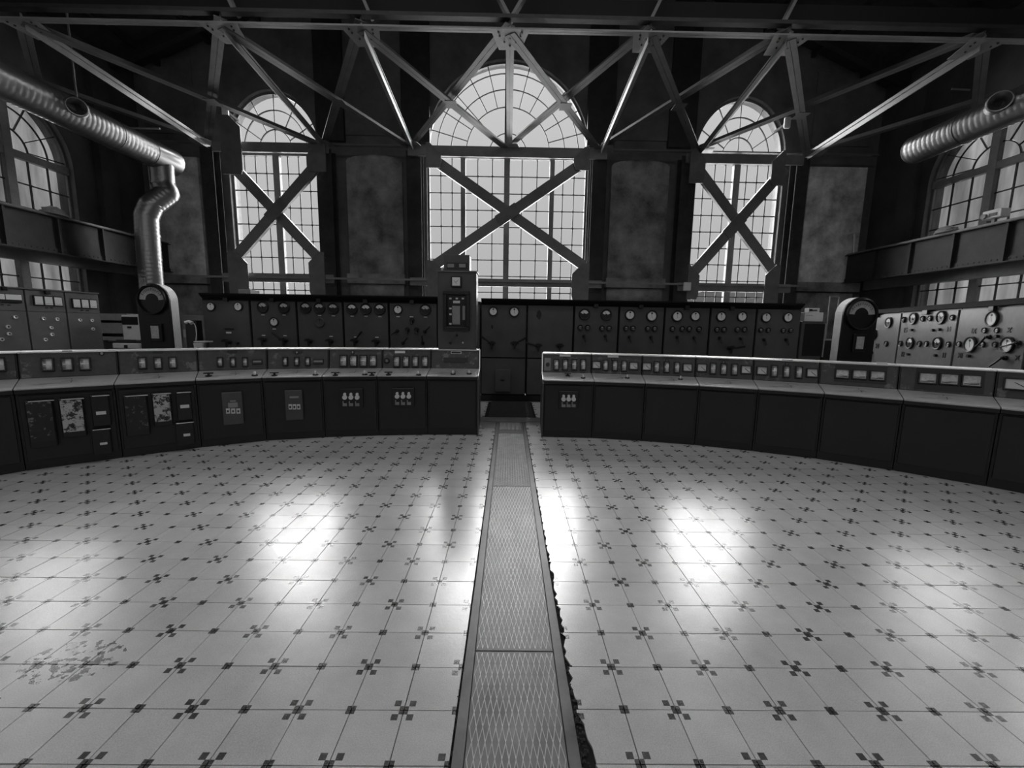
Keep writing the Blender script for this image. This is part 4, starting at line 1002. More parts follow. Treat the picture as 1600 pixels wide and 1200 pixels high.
for k, sq, ed in ((1, ((932, 570.6), (990, 572)), ((946, 571), (960.7, 571.5), (975, 572))), (2, ((1010.6, 573), (1074, 574.7)), ((1026, 573.5), (1041.5, 574), (1057.5, 574.5))),
                  (3, ((1096.7, 575), (1165.5, 578)), ((1114, 576), (1130.5, 577), (1147.5, 577.5))), (4, ((1190.5, 579.5), (1268.7, 583)), ((1209.5, 580), (1228.7, 581), (1248, 582)))):
    for x, y in sq: square_meter(CRs[k][0], ur(k), x, y, .050, .045)
    for x, y in ed: edge_meter(CRs[k][0], ur(k), x, y, .027, .066)
plate(CRs[5][0], ur(5), 1304, 571.5, 1386, 598, M_black, 'meter_frame', h=.004)
for x, y in ((1316, 584.4), (1343, 585.6), (1371, 587.4)): square_meter(CRs[5][0], ur(5), x, y, .058, .047, True)
plate(CRs[6][0], ur(6), 1430, 575, 1539, 612, M_black, 'meter_frame', h=.004)
for x, y in ((1449.4, 591.4), (1483, 593), (1518, 595.4)): square_meter(CRs[6][0], ur(6), x, y, .062, .052, True)
square_meter(CRs[7][0], ur(7), 1590, 601, .08, .05)
for k, x, y, m in ((0, 883, 553.5, M_label), (1, 958, 555, M_label), (2, 1042.5, 557, M_black), (3, 1131, 559.5, M_black), (4, 1230, 562, M_black), (5, 1378, 566, M_label)):
    plate(CRs[k][0], ur(k), x-8.5, y+.2, x+8.5, y+3.6, m, 'nameplate', h=.006)
    lamp(CRs[k][0], ur(k), x-.5, y+7, 5, False) if k < 5 else None
# desk controls
for k, x, y, kd in ((4, 326, 588, 0), (4, 398, 587, 1), (5, 429, 587, 0), (5, 493, 586, 1), (6, 524, 586.5, 0), (6, 570, 585.5, 1), (6, 581, 586.5, 0), (7, 607, 586, 0), (7, 654, 586, 1), (8, 708, 585, 1), (8, 733, 584.5, 1)):
    desk_switch(CL[k][0], CL[k][4], x, y, .8, kd)
for k, x, y, kd in ((0, 887, 587.5, 0), (0, 911, 591, 1), (1, 980, 591, 1), (2, 1063, 593, 1)): desk_switch(CRs[k][0], CRs[k][4], x, y, .7, kd)
for grp in (CL[1:], CRs):
    for t, s, a, b, c in grp: desk_marks(t, c, s)
# relay boxes on the console fronts
fl = lambda k: CL[k][3]
def relay(k, x0, y0, x1, y1, m=M_peel, h=.06, lab=None, marks=()):
    o = plate(CL[k][0], fl(k), x0, y0, x1, y1, M_black, 'relay_box', h=h, bevel=.006, label=lab)
    plate(o, fl(k), x0+2.2, y0+2.5, x1-2.2, y1-(y1-y0)*.14, m, 'relay_cover', h=.006, off=h); u0 = plate(o, fl(k), x0+1, y0+.6, x1-1, y0+1.6, M_rim, 'cover_edge', h=.004, off=h)
    for a, b, c, d in marks: plate(o, fl(k), a, b, c, d, M_label, 'label_plate', h=.004, off=h+.006)
    return o
relay(2, 45, 624, 88, 698, M_peel2, lab='relay box with a faded dark cover'); relay(2, 96, 621, 134, 681, M_peel, lab='relay box with a peeling pale cover')
relay(2, 144, 616, 173, 664, M_black, marks=((151.5, 641, 167, 646),)); relay(2, 145, 668, 175, 708, M_black, marks=((157.5, 689, 169, 692.5),))
relay(3, 196, 616, 233, 679, M_peel2, lab='relay box with a scratched cover'); relay(3, 239, 613, 269, 664, M_peel, lab='relay box with the whitest peeling cover')
relay(3, 276, 611, 300, 655, M_black, marks=((282, 631, 296, 636),)); relay(3, 275, 658, 304, 694, M_black, marks=((287, 675.5, 297.5, 679.5),))
def key_box(k, x0, y0, x1, y1, lab, y_keys, plates=()):
    o = plate(CL[k][0], fl(k), x0, y0, x1, y1, M_board, 'relay_box', h=.05, bevel=.005, label=lab)
    for j in range(3):
        c = (x0+x1)/2+1+(j-1)*8.0 if k == 4 else (x0+x1)/2+1+(j-1)*6.4; r = 3.1 if k == 4 else 2.6
        kk = plate(o, fl(k), c-r, y_keys-4, c+r, y_keys+4, M_label, 'key_plate', h=.006, off=.05); plate(kk, fl(k), c-1.2, y_keys-1.5, c+1.2, y_keys+1.6, M_black, 'key', h=.01, off=.056)
    for a, b, c, d in plates: plate(o, fl(k), a, b, c, d, M_grey, 'label_plate', h=.004, off=.05)
key_box(4, 348, 612, 380, 662, 'grey relay box with three square keys', 641, ((357, 628, 372, 635.5), (360, 624.5, 369, 626.5)))
key_box(5, 447, 609, 474, 655, 'narrow relay box with three square keys', 634.5, ((454, 618, 468, 621),))
fuse_block(CL[6][0], fl(6), 531, 607, 568, 637); fuse_block(CL[7][0], fl(7), 613, 606, 648, 635); fuse_block(CRs[0][0], CRs[0][3], 873, 611, 903, 638)

# ------------------------------------------------------------------ recorder tower on the end console
t8, s8 = CL[8][0], CL[8][1]
YT = s8.w(.5, .60, 0).y; zb_ = ZU+.019
a, b = P(684, 500, 1, YT).x, P(744, 500, 1, YT).x; ztop = P(714, 425, 1, YT).z
tw = thing('recorder_tower', ((a+b)/2, YT+.15, zb_), 'tall grey recorder tower with small dial and black glazed door, on the end console', 'cabinet')
FT = Frame((a, YT, zb_), (1, 0, 0), (0, 0, 1))
MB().box(a, b, YT+.004, YT+.34, zb_, ztop).build('cabinet_body', M_board, tw, bevel=.006)
MB().box(a+.02, b-.02, YT-.006, YT+.004, zb_+.03, ztop-.02).build('front_panel', M_board, tw, bevel=.002)
MB().box(a-.012, b+.012, YT-.012, YT+.35, ztop, ztop+.018).build('top_trim', M_steel, tw)
c = plate(tw, FT, 705.5, 432, 721.5, 449, M_black, 'dial_case', h=.05, off=.006, bevel=.004); plate(c, FT, 707.5, 434, 719.5, 447, M_dial, 'dial', h=.003, off=.056)
u, v = FT.at(713, 441); nd = MB(); nd.bar(FT.w(u-.03, v+.02, .061), FT.w(u+.015, v-.03, .061), .005, .003); nd.bar(FT.w(u+.04, v+.03, .061), FT.w(u+.005, v-.005, .061), .005, .003); nd.build('needle', M_black, c)
d = MB(); x0, z0 = FT.at(693.5, 516); x1, z1 = FT.at(734.5, 455.5); bb = .05
for q in ((x0, x1, z0, z0+bb), (x0, x1, z1-bb, z1), (x0, x0+bb, z0+bb, z1-bb), (x1-bb, x1, z0+bb, z1-bb)): d.box(*q, .006, .075, FT.M)
dr_ = d.build('glazed_door', M_black, tw, bevel=.006)
MB().box(x0+bb, x1-bb, z0+bb, z1-bb, .006, .012, FT.M).build('recess', M_black, dr_)
plate(dr_, FT, 707, 478, 719, 507, M_grey, 'chart_paper', h=.012, off=.014); plate(dr_, FT, 708.5, 470, 719, 474, M_label, 'chart_head', h=.02, off=.014)
plate(dr_, FT, 723, 478, 727, 500, M_grey, 'scale_strip', h=.012, off=.014)
for x, y in ((704, 466.5), (714, 466.5), (723.5, 466.5), (704, 482), (704, 491), (704, 506)): plate(dr_, FT, x-1.8, y-1.3, x+1.8, y+1.3, M_label, 'label_plate', h=.006, off=.014)
for x, y, r, m in ((713.5, 524.5, .018, M_black), (723.5, 535.5, .014, M_rim), (703.5, 536, .02, M_black)):
    u, v = FT.at(x, y); MB().cyl((u, v), r, .006, .04, 12, FT.M, r2=r*.7).build('knob', m, tw, smooth=True)
# small two-window meter box on top
a2, b2 = P(693, 410, 1, YT).x, P(733.5, 410, 1, YT).x; zz0, zz1 = ztop+.019, P(713, 398, 1, YT+.02).z
tb = thing('meter_box', ((a2+b2)/2, YT+.15, zz0), 'small grey meter box with two little windows, on top of the recorder tower', 'meter box')
MB().box(a2, b2, YT+.02, YT+.28, zz0, zz1).build('case', M_board, tb, bevel=.006)
FT2 = Frame((a2, YT+.02, zz0), (1, 0, 0), (0, 0, 1))
plate(tb, FT2, 698, 410.5, 731, 420.5, M_black, 'fascia', h=.006)
for x in (704.5, 722.5): plate(tb, FT2, x-5, 412.5, x+5, 418, M_grey, 'meter_window', h=.01, off=.006)
lp = MB(); q = P(692, 419, 1, YT+.05); lp.cyl((0, 0), .022, 0, .05, 12, basis((q.x-.012, YT+.10, ztop+.019), (1, 0, 0), (0, 1, 0), (0, 0, 1)), r2=.016)
lp.build('lamp_globe', M_white, None, smooth=True, label='tiny white lamp globe beside the meter box on the recorder tower', cat='lamp')

# ------------------------------------------------------------------ gauge pillars
def pillar(px0, px1, ptop, py_top, Y, s, label, side_px):
    x0, x1 = P(px0, 545, 1, Y).x, P(px1, 545, 1, Y).x; zt = P(ptop, py_top, 1, Y).z; w_ = x1-x0; r = w_/2; cx = (x0+x1)/2
    ang = math.radians(-14 if s < 0 else 14)
    Mw = Tr((cx, Y, 0)) @ Matrix.Rotation(-ang*0, 4, 'Z')
    t = thing('gauge_pillar', (cx, Y+.2, 0), label, 'gauge pillar')
    poly = [(cx-r, .0), (cx+r, .0), (cx+r, zt-r)]+[(cx+r*math.cos(math.pi*k/20), zt-r+r*math.sin(math.pi*k/20)) for k in range(1, 20)]+[(cx-r, zt-r)]
    B = basis((0, Y, 0), (1, 0, 0), (0, 0, 1), (0, -1, 0))
    MB().prism(poly, -.16, -.01, B).build('body', M_white, t, label='white painted side of the pillar')
    q = .97; poly2 = [(cx+(a_-cx)*q, b_*1 if b_ < .01 else zt-r+(b_-zt+r)*q) for a_, b_ in poly]
    MB().prism(poly, -.012, .02, B).build('front_plate', M_black, t, bevel=.004)
    gr = r*.90; gc = zt-r; F = Frame((cx, Y-.02, 0), (1, 0, 0), (0, 0, 1))
    g = inst('gauge', ring_mesh('gauge_case', gr*.90, gr, .05, M_black, 32), t, F.m(0, gc, 0))
    inst('dial', disc_mesh('dial', gr*.91, .006, M_black, 32), g, F.m(0, gc, 0))
    inst('scale_arc', half_mesh('scale_arc', gr*.86, .012, M_dialdim, 2, 178, .52, -.02), g, F.m(0, gc, 0))
    tk = MB()
    for k in range(11):
        a_ = math.radians(30+12*k); tk.box(gr*.62, gr*.74 if k % 5 else gr*.80, -.0035, .0035, .013, .015, Matrix.Rotation(a_, 4, 'Z'))
    o = inst('tick_marks', tk.mesh('tick_marks', M_black), g, F.m(0, gc, 0))
    fb = MB().box(cx-.085, cx+.115, Y-.055, Y-.02, 1.13, 1.42).build('counter_frame', M_black, t, bevel=.008)
    MB().box(cx-.045, cx+.075, Y-.062, Y-.055, 1.18, 1.38).build('counter_window', M_dialdim, fb)
    return t
pillar(223, 273, 245, 443, 6.75, -1, 'black round-topped gauge pillar with white side, behind the left consoles below the duct', 283)
pillar(1310, 1363, 1335, 464, 6.75, 1, 'black round-topped gauge pillar with white side, behind the right consoles before the marble panel', 1303)

# ------------------------------------------------------------------ right-hand marble panels
zr_t = 1.92
A = P(1358, 488, 2, zr_t); B = P(1600, 470, 2, zr_t); dirn = (B-A).normalized(); dirn.z = 0; dirn.normalize()
A0 = V((A.x, A.y, 0)); FM = Frame(A0, dirn, (0, 0, 1))
def u_at(px, py=540): return FM.at(px, py)[0]
tmp = [u_at(1340), u_at(1403.5, 545), u_at(1491.5, 545), u_at(1612, 545), u_at(1760, 545)]
tmp = [u_at(1350, 520), u_at(1405, 520), u_at(1494, 520), u_at(1608, 520), u_at(1608, 520)+ (u_at(1608, 520)-u_at(1494, 520))*1.05]
labsM = ['pale marble switchboard panel partly hidden behind the right gauge pillar', 'pale marble switchboard panel with four half-dial meters, beside the partly hidden one', 'pale marble switchboard panel with three big white dials, at the right edge', 'pale marble switchboard panel beyond the right picture edge']
MP = []
for k in range(4):
    a, b = tmp[k]+.006, tmp[k+1]-.006
    t = thing('marble_panel_unit', FM.w((a+b)/2, 0, -.2), labsM[k], 'switchboard', 'marble switchboard panels on the right')
    MB().box(a, b, 0, zr_t-.02, -.45, -.03, FM.M).build('cabinet_body', M_black, t)
    MB().box(a+.02, b-.02, .15, zr_t-.07, -.03, 0, FM.M).build('marble_panel', M_marble, t, bevel=.004)
    MP.append(t)
mb = MB(); mb.box(tmp[0]-.03, tmp[4]+.03, zr_t-.045, zr_t+.03, -.47, .05, FM.M); mb.box(tmp[0]-.03, tmp[4]+.03, zr_t+.03, zr_t+.04, -.47, .055, FM.M)
mb.build('cornice', M_cornice, None, label='dark cornice along the top of the right-hand marble panels', cat='cornice', group='dark cornices on the switchboard')
def cz(x, y): return x/6.4+1350, y/6.4+440
for k, x, y, d, st in ((0, 255, 410, 105, 'half'), (0, 105, 530, 100, 'half'), (1, 500, 370, 118, 'half'), (1, 780, 358, 125, 'half'), (1, 467, 615, 115, 'half'), (1, 743, 618, 125, 'half'),
                   (2, 1292, 372, 150, 'full'), (2, 1075, 628, 150, 'full'), (2, 1448, 632, 155, 'full')):
    px, py = cz(x, y); gauge(MP[k], FM, px, py, d/6.4*1.05, st)
for k, x, y, l in ((0, 230, 622, 0), (1, 405, 382, 0), (1, 595, 372, 0), (1, 668, 368, 1), (1, 890, 360, 1), (1, 373, 620, 0), (1, 563, 622, 0), (1, 633, 622, 1), (1, 852, 628, 1),
                (2, 1213, 488, 1), (2, 1338, 487, 1), (2, 958, 625, 1), (2, 1195, 628, 1), (2, 1318, 630, 0)):
    px, py = cz(x, y); lamp(MP[k], FM, px, py, 9.5, bool(l))
for k, x, y, s_ in ((0, 135, 645, '24'), (1, 415, 488, '15'), (1, 848, 478, '16'), (1, 388, 728, '12'), (1, 803, 740, '11'), (2, 1098, 495, 'IX'), (2, 1455, 487, 'X'), (2, 965, 742, 'XI'), (2, 1535, 765, 'X')):
    px, py = cz(x, y); text(MP[k], FM, px, py, s_, 7.2, M_black)
for k, x, y in ((1, 487, 484), (1, 765, 480), (1, 700, 487), (1, 455, 728), (1, 727, 738), (2, 1060, 745), (2, 1345, 548), (0, 80, 650)):
    px, py = cz(x, y); u, v = FM.at(px, py); MB().cyl((u, v), .026, 0, .04, 12, FM.M).build('push_knob', M_black, MP[k], smooth=True)
for k, x, y, a in ((2, 1262, 555, 235), (2, 1425, 765, 225), (0, 85, 712, 250), (2, 1560, 615, 200)):
    px, py = cz(x, y); small_handle(MP[k], FM, px, py, 1.2, a, M_black, L=.16)
for k, x, y in ((0, 130, 335), (1, 637, 307), (2, 1310, 268)):
    px, py = cz(x, y); plate(MP[k], FM, px-4, py-3.5, px+4, py+3.5, M_black, 'lamp_bracket', h=.05, bevel=.004)

# ------------------------------------------------------------------ left-hand panels
zl_t = 1.95
A = P(0, 448, 2, zl_t); B = P(157.5, 459, 2, zl_t); dl_ = (B-A); dl_.z = 0; FLp = Frame((A.x, A.y, 0), dl_, (0, 0, 1))
def ul(px, py=520): return FLp.at(px, py)[0]
e_ = [ul(48, 530)-(ul(109.5, 530)-ul(48, 530))*2.1, ul(48, 530)-(ul(109.5, 530)-ul(48, 530))*1.05, ul(48, 530), ul(109.5, 530), ul(162, 530)]
labsP = ['grey instrument panel beyond the left picture edge', 'grey instrument panel at the left edge with a long bright strip meter', 'grey instrument panel with three white square meters and five keyholes, middle of left row', 'grey instrument panel with three white square meters and three keyholes, right end']
LP_ = []
for k in range(4):
    a, b = e_[k]+.004, e_[k+1]-.004
    t = thing('instrument_panel_unit', FLp.w((a+b)/2, 0, -.2), labsP[k], 'switchboard', 'grey instrument panels on the left')
    MB().box(a, b, 0, zl_t-.01, -.5, -.02, FLp.M).build('cabinet_body', M_board, t)
    zs = FLp.at(130, 489)[1]
    MB().box(a+.006, b-.006, zs+.004, zl_t-.02, -.02, 0, FLp.M).build('upper_door', M_lmarble, t, bevel=.003)
    MB().box(a+.006, b-.006, .1, zs-.004, -.02, 0, FLp.M).build('lower_door', M_lmarble, t, bevel=.003)
    MB().box(a-.004, b+.004, zl_t-.012, zl_t+.012, -.5, .02, FLp.M).build('top_edge', M_lmarble, t)
    LP_.append(t)
def cl(x, y): return x/6.667, 420+y/6.667
for k, x0, y0, x1, y1, cells_ in ((2, 345, 287, 635, 383, 3), (3, 748, 318, 995, 410, 3)):
    a, b = cl(x0-6, y0-4); c, d = cl(x1+6, y1+4)
    sl = (.115*(x1-x0)/6.667)
    o = None
    ua, ub = FLp.at(a, (b+d)/2)[0], FLp.at(c, (b+d)/2)[0]; va = FLp.at((a+c)/2, d)[1]; vb = FLp.at((a+c)/2, b)[1]
    o = MB().box(ua, ub, va, vb, 0, .03, FLp.M).build('meter_frame', M_black, LP_[k], bevel=.004)
    wd = (ub-ua)/3
    for j in range(3):
        pc = MB().box(ua+wd*j+.014, ua+wd*(j+1)-.014, va+.016, vb-.016, .03, .034, FLp.M).build('meter', M_dial, o)
        MB().box(ua+wd*j+.02, ua+wd*(j+1)-.02, va+.035, va+.038, .034, .036, FLp.M).build('needle', M_black, pc)
a, b = FLp.at(-30, 462), FLp.at(32.5, 468); o = MB().box(a[0], b[0], FLp.at(15, 473)[1], FLp.at(15, 459)[1], 0, .03, FLp.M).build('strip_meter', M_black, LP_[1], bevel=.004)
ux = FLp.at(6, 465)[0]; va, vb = FLp.at(15, 468.2)[1], FLp.at(15, 460)[1]
MB().box(a[0]+.01, ux-.006, va, vb, .03, .034, FLp.M).build('meter', M_dial, o); MB().box(ux+.006, b[0]-.006, va, vb, .03, .034, FLp.M).build('meter', M_dial, o)
for k, L_ in ((1, ((157, 502), (82, 604), (92, 678), (15, 735))), (2, ((450, 518), (592, 524), (531, 615), (540, 684), (471, 737))), (3, ((830, 534), (955, 538), (966, 628)))):
    for x, y in L_:
        px, py = cl(x, y); u, v = FLp.at(px, py); key = 'keyhole'
        if key not in g_cache: g_cache[key] = (ring_mesh('keyhole', .013, .030, .02, M_rim, 14), MB().cyl((0, 0), .013, .002, .004, 10).mesh('hole', M_black))
        o = inst('keyhole', g_cache[key][0], LP_[k], FLp.m(u, v, .001)); inst('hole', g_cache[key][1], o, FLp.m(u, v, .001))
for k, x, y in ((2, 485, 408), (2, 535, 408), (3, 852, 433), (3, 910, 435), (1, 22, 375), (1, 93, 380)):
    px, py = cl(x, y); plate(LP_[k], FLp, px-2.2, py-.8, px+2.2, py+.8, M_black)
for k, x, y in ((2, 480, 245), (1, 30, 205)):
    px, py = cl(x, y); plate(LP_[k], FLp, px-4, py-3, px+4, py+3, M_black, 'lamp_bracket', h=.05, bevel=.004)

# ------------------------------------------------------------------ odds and ends behind the consoles
def at_floor_box(name, cat, label, x0, y0, x1, Y, dep, m, bev=.01):
    p0, p1 = P(x0, y0, 1, Y), P(x1, y0, 1, Y)
    return p0, p1
# white cabinet-like heater with dark grille
p0, p1 = P(188.5, 492, 1, 7.9), P(218, 492, 1, 7.9)
t = thing('air_cooler', ((p0.x+p1.x)/2, 8.1, 0), 'white upright air cooler with a dark grille, left of the left gauge pillar', 'appliance')
MB().box(p0.x, p1.x, 7.9, 8.35, 0, p0.z).build('case', M_white, t, bevel=.012)
FA = Frame((0, 7.9, 0), (1, 0, 0), (0, 0, 1)); gp = plate(t, FA, 190.5, 495, 215.5, 507.5, M_black, 'grille', h=.006); plate(t, FA, 199.5, 510, 205.5, 512.5, M_black, 'handle', h=.012)
p0, p1 = P(161, 490, 1, 8.9), P(190, 490, 1, 8.9)
t = thing('wall_shelving', ((p0.x+p1.x)/2, 9.1, 0), 'pale shelving with two dark gaps, between the grey panels and the white air cooler', 'shelf')
MB().box(p0.x-.3, p1.x+.2, 9.3, 9.33, 0, p0.z).build('back_panel', M_grey, t)
FA2 = Frame((0, 8.9, 0), (1, 0, 0), (0, 0, 1))
for ya, yb_ in ((490, 500.5), (504.5, 521), (526, 532)):
    zz = FA2.at(175, yb_)[1], FA2.at(175, ya)[1]; MB().box(p0.x-.3, p1.x+.1, 8.9, 9.3, zz[0], zz[1]).build('drawer_front', M_grey, t, bevel=.006)
MB().box(p0.x-.3, p0.x-.28, 8.92, 9.3, 0, p0.z-.01).build('side_panel', M_grey, t); MB().box(p1.x+.08, p1.x+.1, 8.92, 9.3, 0, p0.z-.01).build('side_panel', M_grey, t)
# small table with white box
p0, p1 = P(165, 536, 1, 6.9), P(224, 536, 1, 6.9)
zt_ = P(190, 545, 1, 6.9).z
t = thing('side_table', ((p0.x+p1.x)/2, 7.1, 0), 'small dark side table mostly hidden behind the left consoles', 'table')
MB().box(p0.x, p1.x, 6.9, 7.35, zt_-.03, zt_).build('table_top', M_black, t)
for xx in (p0.x+.03, p1.x-.03):
    for yy in (6.94, 7.31): MB().box(xx-.02, xx+.02, yy-.02, yy+.02, 0, zt_-.03).build('leg', M_black, t)
t = thing('tool_case', (P(195, 545, 1, 6.95).x, 7.05, zt_+.001), 'white tool case with a clasp, on the table behind the left consoles', 'case')
q0, q1 = P(175, 536, 1, 6.95), P(217, 536, 1, 6.95); MB().box(q0.x, q1.x, 6.95, 7.2, zt_+.001, q0.z).build('case_body', M_white, t, bevel=.01)
FC = Frame((0, 6.95, 0), (1, 0, 0), (0, 0, 1)); plate(t, FC, 194.5, 539, 199.5, 544, M_black, 'clasp', h=.01)
mb = MB(); mb.box(q0.x-.12, q1.x+.06, 7.0, 7.22, q0.z+.001, q0.z+.035); mb.box(q0.x, q1.x-.1, 7.02, 7.2, q0.z+.035, q0.z+.055); mb.build('flat_binder', M_black, None, bevel=.006, label='flat black binder lying on the white tool case', cat='binder')
# equipment between the pillar and the switchboard
p0, p1 = P(288, 500, 1, 7.5), P(306, 500, 1, 7.5)
t = thing('telephone_rack', ((p0.x+p1.x)/2, 7.6, 0), 'black wall telephone rack with a looping pale cable, right of the left gauge pillar', 'telephone')
MB().box(p0.x, p1.x, 7.5, 7.65, 0, p0.z).build('frame', M_black, t, bevel=.01)
h0 = P(290, 504, 1, 7.46); h1 = P(300, 505, 1, 7.46)
MB().tube([h0, (h0+h1)/2+V((0, 0, .03)), h1], [.03, .022, .035], 10).build('handset', M_white, t, smooth=True)
cp = [P(x, y, 1, 7.47) for x, y in ((300, 505), (304, 506), (306, 512), (307, 522), (306, 533))]; MB().tube(cp, .007, 6).build('cable', M_white, t, smooth=True)
FT3 = Frame((0, 7.5, 0), (1, 0, 0), (0, 0, 1)); plate(t, FT3, 286.5, 515, 290.5, 527, M_grey, 'notice', h=.006); 
p0, p1 = P(302.5, 533, 1, 7.3), P(320, 533, 1, 7.3)
t = thing('bracket_shelf', ((p0.x+p1.x)/2, 7.35, 0), 'thin white shelf on a post beside the leftmost switchboard unit', 'shelf')
MB().box(p0.x, p1.x, 7.3, 7.5, p0.z-.02, p0.z).build('shelf_board', M_white, t); MB().box((p0.x+p1.x)/2-.02, (p0.x+p1.x)/2+.02, 7.48, 7.5, 0, p0.z-.02).build('post', M_black, t)
mb = MB(); c = P(311, 545, 1, 7.2); mb.cyl((c.x, 7.2), .055, c.z-.1, P(311, 536, 1, 7.2).z, 16, r2=.075); mb.build('bucket', M_white, None, smooth=True, label='white tapered bucket under the thin shelf beside the leftmost switchboard unit', cat='bucket')
W_ = bpy.data.objects['bucket'];
st = MB().cyl((c.x, 7.2), .09, 0, c.z-.101, 12).build('stool_post', M_black, None, label='black drum stand under the white bucket', cat='stand')
p0, p1 = P(283, 492, 1, 9.5), P(321, 492, 1, 9.5)
MB().box(p0.x, p1.x, 9.5, 9.9, 0, p0.z).build('low_cupboard', M_steel, None, bevel=.01, label='low grey cupboard far back, seen left of the leftmost switchboard unit', cat='cupboard')
# right: black screen cabinet with boxes on top
p0, p1 = P(1253.5, 502, 1, 8.05), P(1288.5, 502, 1, 8.05)
t = thing('screen_cabinet', ((p0.x+p1.x)/2, 8, 0), 'grey cabinet with a large black screen, between the switchboard and the right gauge pillar', 'cabinet')
MB().box(p0.x, p1.x, 8.05, 8.5, 0, p0.z).build('case', M_board, t, bevel=.01); FV = Frame((0, 8.05, 0), (1, 0, 0), (0, 0, 1)); plate(t, FV, 1255, 506, 1286, 556, M_dark, 'screen', h=.006)
plate(t, FV, 1286.5, 505, 1288.5, 558, M_grey, 'edge_strip', h=.008)
q0, q1 = P(1257, 497.5, 1, 8.1), P(1286, 497.5, 1, 8.1)
t2 = thing('white_box', ((q0.x+q1.x)/2, 7.95, p0.z+.001), 'low white box on top of the black screen cabinet', 'box'); zt2 = P(1270, 488, 1, 8.1).z
MB().box(q0.x, q1.x, 8.1, 8.35, p0.z+.001, zt2).build('carton', M_white, t2, bevel=.004); FQ = Frame((0, 8.1, 0), (1, 0, 0), (0, 0, 1)); plate(t2, FQ, 1259, 492.5, 1270, 493.3, M_grey, 'printed_line', h=.002)
q0, q1 = P(1263.5, 487, 1, 8.13), P(1280.5, 487, 1, 8.13); t3 = thing('small_device', ((q0.x+q1.x)/2, 7.95, zt2+.001), 'small white device with dark marks on the low white box', 'device')
MB().box(q0.x, q1.x, 8.13, 8.25, zt2+.001, P(1270, 481.2, 1, 8.13).z).build('case', M_white, t3, bevel=.003); plate(t3, FQ, 1266, 483, 1270, 486, M_black, 'label_mark', h=-.036, off=-.0); plate(t3, FQ, 1272, 484, 1277, 485.5, M_black, 'label_mark', h=-.036)
t = thing('glass_case', (P(1303, 500, 1, 8.1).x, 8, 0), 'tall narrow glass case behind the right gauge pillar', 'glass case'); q0, q1 = P(1298, 463, 1, 8.1), P(1312, 463, 1, 8.1)
fr_ = MB()
for xx in (q0.x, q1.x): fr_.box(xx-.01, xx+.01, 8.1, 8.12, 1.3, q0.z)
fr_.box(q0.x, q1.x, 8.1, 8.12, q0.z-.015, q0.z); fr_.box(q0.x+.005, q1.x+.02, 8.1, 8.3, 1.28, 1.31); fr_.build('frame', M_grey, t); MB().box(q0.x+.005, q1.x+.02, 8.12, 8.3, 0, 1.28).build('stand', M_black, t)
MB().box(q0.x+.01, q1.x-.01, 8.105, 8.11, 1.31, q0.z-.015).build('pane', M_glass, t)
q = P(1298, 560, 1, 6.5); MB().box(q.x-.03, q.x+.03, 6.45, 6.55, ZU, P(1298, 553, 1, 6.5).z).build('paper_cup', M_white, None, bevel=.008, label='small white carton left of the right gauge pillar', cat='carton') if False else None

# rags and cap on the girders, lamp box on the right girder
def lumpy(name, label, cat, c, r, m, n=14):
    mb = MB(); rs = 8; 
    for i in range(rs+1):
        th = math.pi/2*i/rs
        for k in range(n):
            a_ = 2*math.pi*k/n; rr = 1+random.uniform(-.16, .16); mb.v.append(V((c.x+r[0]*math.cos(a_)*math.cos(th)*rr, c.y+r[1]*math.sin(a_)*math.cos(th)*rr, c.z+r[2]*math.sin(th)*(1+random.uniform(-.1, .1)))))
    for i in range(rs):
        for k in range(n): mb.f.append([i*n+k, i*n+(k+1) % n, (i+1)*n+(k+1) % n, (i+1)*n+k])
    mb.f.append(list(range(n))[::-1]); return mb.build(name, m, None, smooth=True, label=label, cat=cat)
y_ = P(85, 340, 0, -XG).y; lumpy('crumpled_rag', 'crumpled grey rag lying on the left crane girder in front of the side window', 'rag', V((-XG, y_, zgl+.055)), (.14, .26, .17), M_rag)
y_ = P(1477, 366, 0, XG).y; lumpy('crumpled_rag', 'small dark crumpled rag lying on the right crane girder', 'rag', V((XG, y_, zgr+.055)), (.14, .26, .15), M_rag)
y_ = P(1554, 342, 0, XG).y
t = thing('floodlight_box', (XG, y_, zgr+.052), 'small white floodlight box with a dark slot, on the right crane girder', 'lamp')
MB().box(XG-.1, XG+.1, y_-.19, y_+.16, zgr+.13, zgr+.30).build('case', M_white, t, bevel=.01); MB().box(XG-.11, XG-.1, y_-.12, y_+.02, zgr+.17, zgr+.23).build('slot', M_black, t)
MB().box(XG-.03, XG+.03, y_-.03, y_+.03, zgr+.052, zgr+.13).build('foot', M_steel, t); MB().cyl((0, 0), .05, 0, .05, 12, basis((XG-.1, y_+.10, zgr+.19), (0, 1, 0), (0, 0, 1), (-1, 0, 0))).build('lens', M_grey, t)
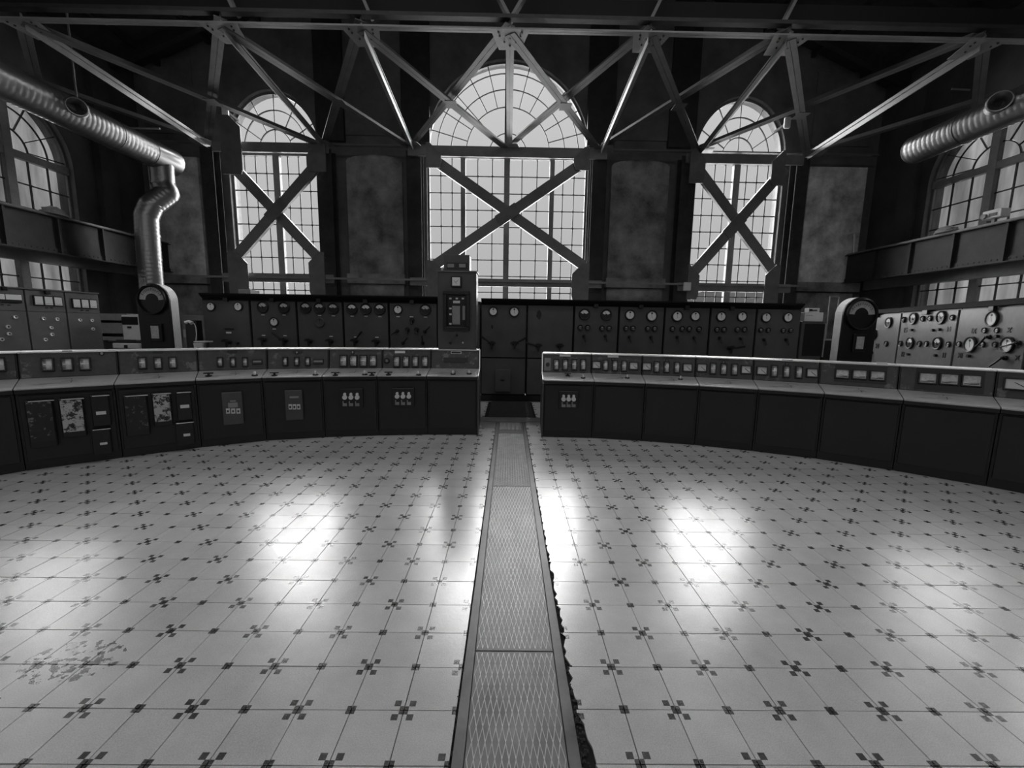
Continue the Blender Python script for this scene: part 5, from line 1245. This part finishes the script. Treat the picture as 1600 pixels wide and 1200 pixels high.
# white fittings by the windows
for px, py, w_, h_, nm, lab, cat in ((1074.5, 447.5, .22, .24, 'alarm_box', 'small white alarm box on the beam left of the right arched window', 'box'),):
    q = P(px, py, 1, 12.1); t = MB().box(q.x-w_/2, q.x+w_/2, 12.1, 12.17, q.z-h_/2, q.z+h_/2).build(nm, M_white, None, bevel=.02, label=lab, cat=cat)
for px, py, lab in ((350, 172, 'white bulkhead lamp at the truss end beside the left arched window'), (1232, 191, 'white bulkhead lamp at the truss end beside the right arched window')):
    q = P(px, py, 1, 12.4); t = thing('bulkhead_lamp', q, lab, 'lamp', 'bulkhead lamps beside the outer arched windows')
    MB().box(q.x-.09, q.x+.09, 12.4, 12.5, q.z-.14, q.z+.16).build('globe', M_white, t, bevel=.03)
    MB().box(q.x-.03, q.x+.03, 12.5, 12.98, q.z-.03, q.z+.03).build('wall_arm', M_column, t)
# bent thin pipe on the right plaster bay
pp = [P(x, y, 1, 12.86) for x, y in ((1325, 367), (1333, 363), (1335, 366), (1334, 400), (1331, 440))]
MB().tube(pp, .025, 8).build('bent_pipe', M_white, None, smooth=True, label='thin white bent pipe on the plaster bay right of the right window', cat='pipe')
# thin ceiling tube lamps
for a, b, lab in (((190, 200), (250, 201), 'thin horizontal tube lamp high on the left, above the duct'), ((1487, 139), (1545, 142), 'thin horizontal tube lamp high on the right, above the duct')):
    q0, q1 = P(*a, 1, 10.6), P(*b, 1, 10.6); MB().tube([q0, q1], .022, 8).build('tube_lamp', M_grey, None, smooth=True, label=lab, cat='lamp')
# far hill outside the right window
q0, q1 = P(1050, 470, 1, 300), P(1330, 470, 1, 300); hl = MB(); n = 24; vs = []
for k in range(n+1):
    f = k/n; x = q0.x+(q1.x-q0.x)*f; z = 24+10*math.sin(f*3.0)+random.uniform(-1, 1); vs += [(x, 300, -20), (x, 300, z), (x, 340, z-6)]
hl.add(vs, [(3*k, 3*k+3, 3*k+4, 3*k+1) for k in range(n)]+[(3*k+1, 3*k+4, 3*k+5, 3*k+2) for k in range(n)]); hl.build('hills', M_hill, kind='structure')
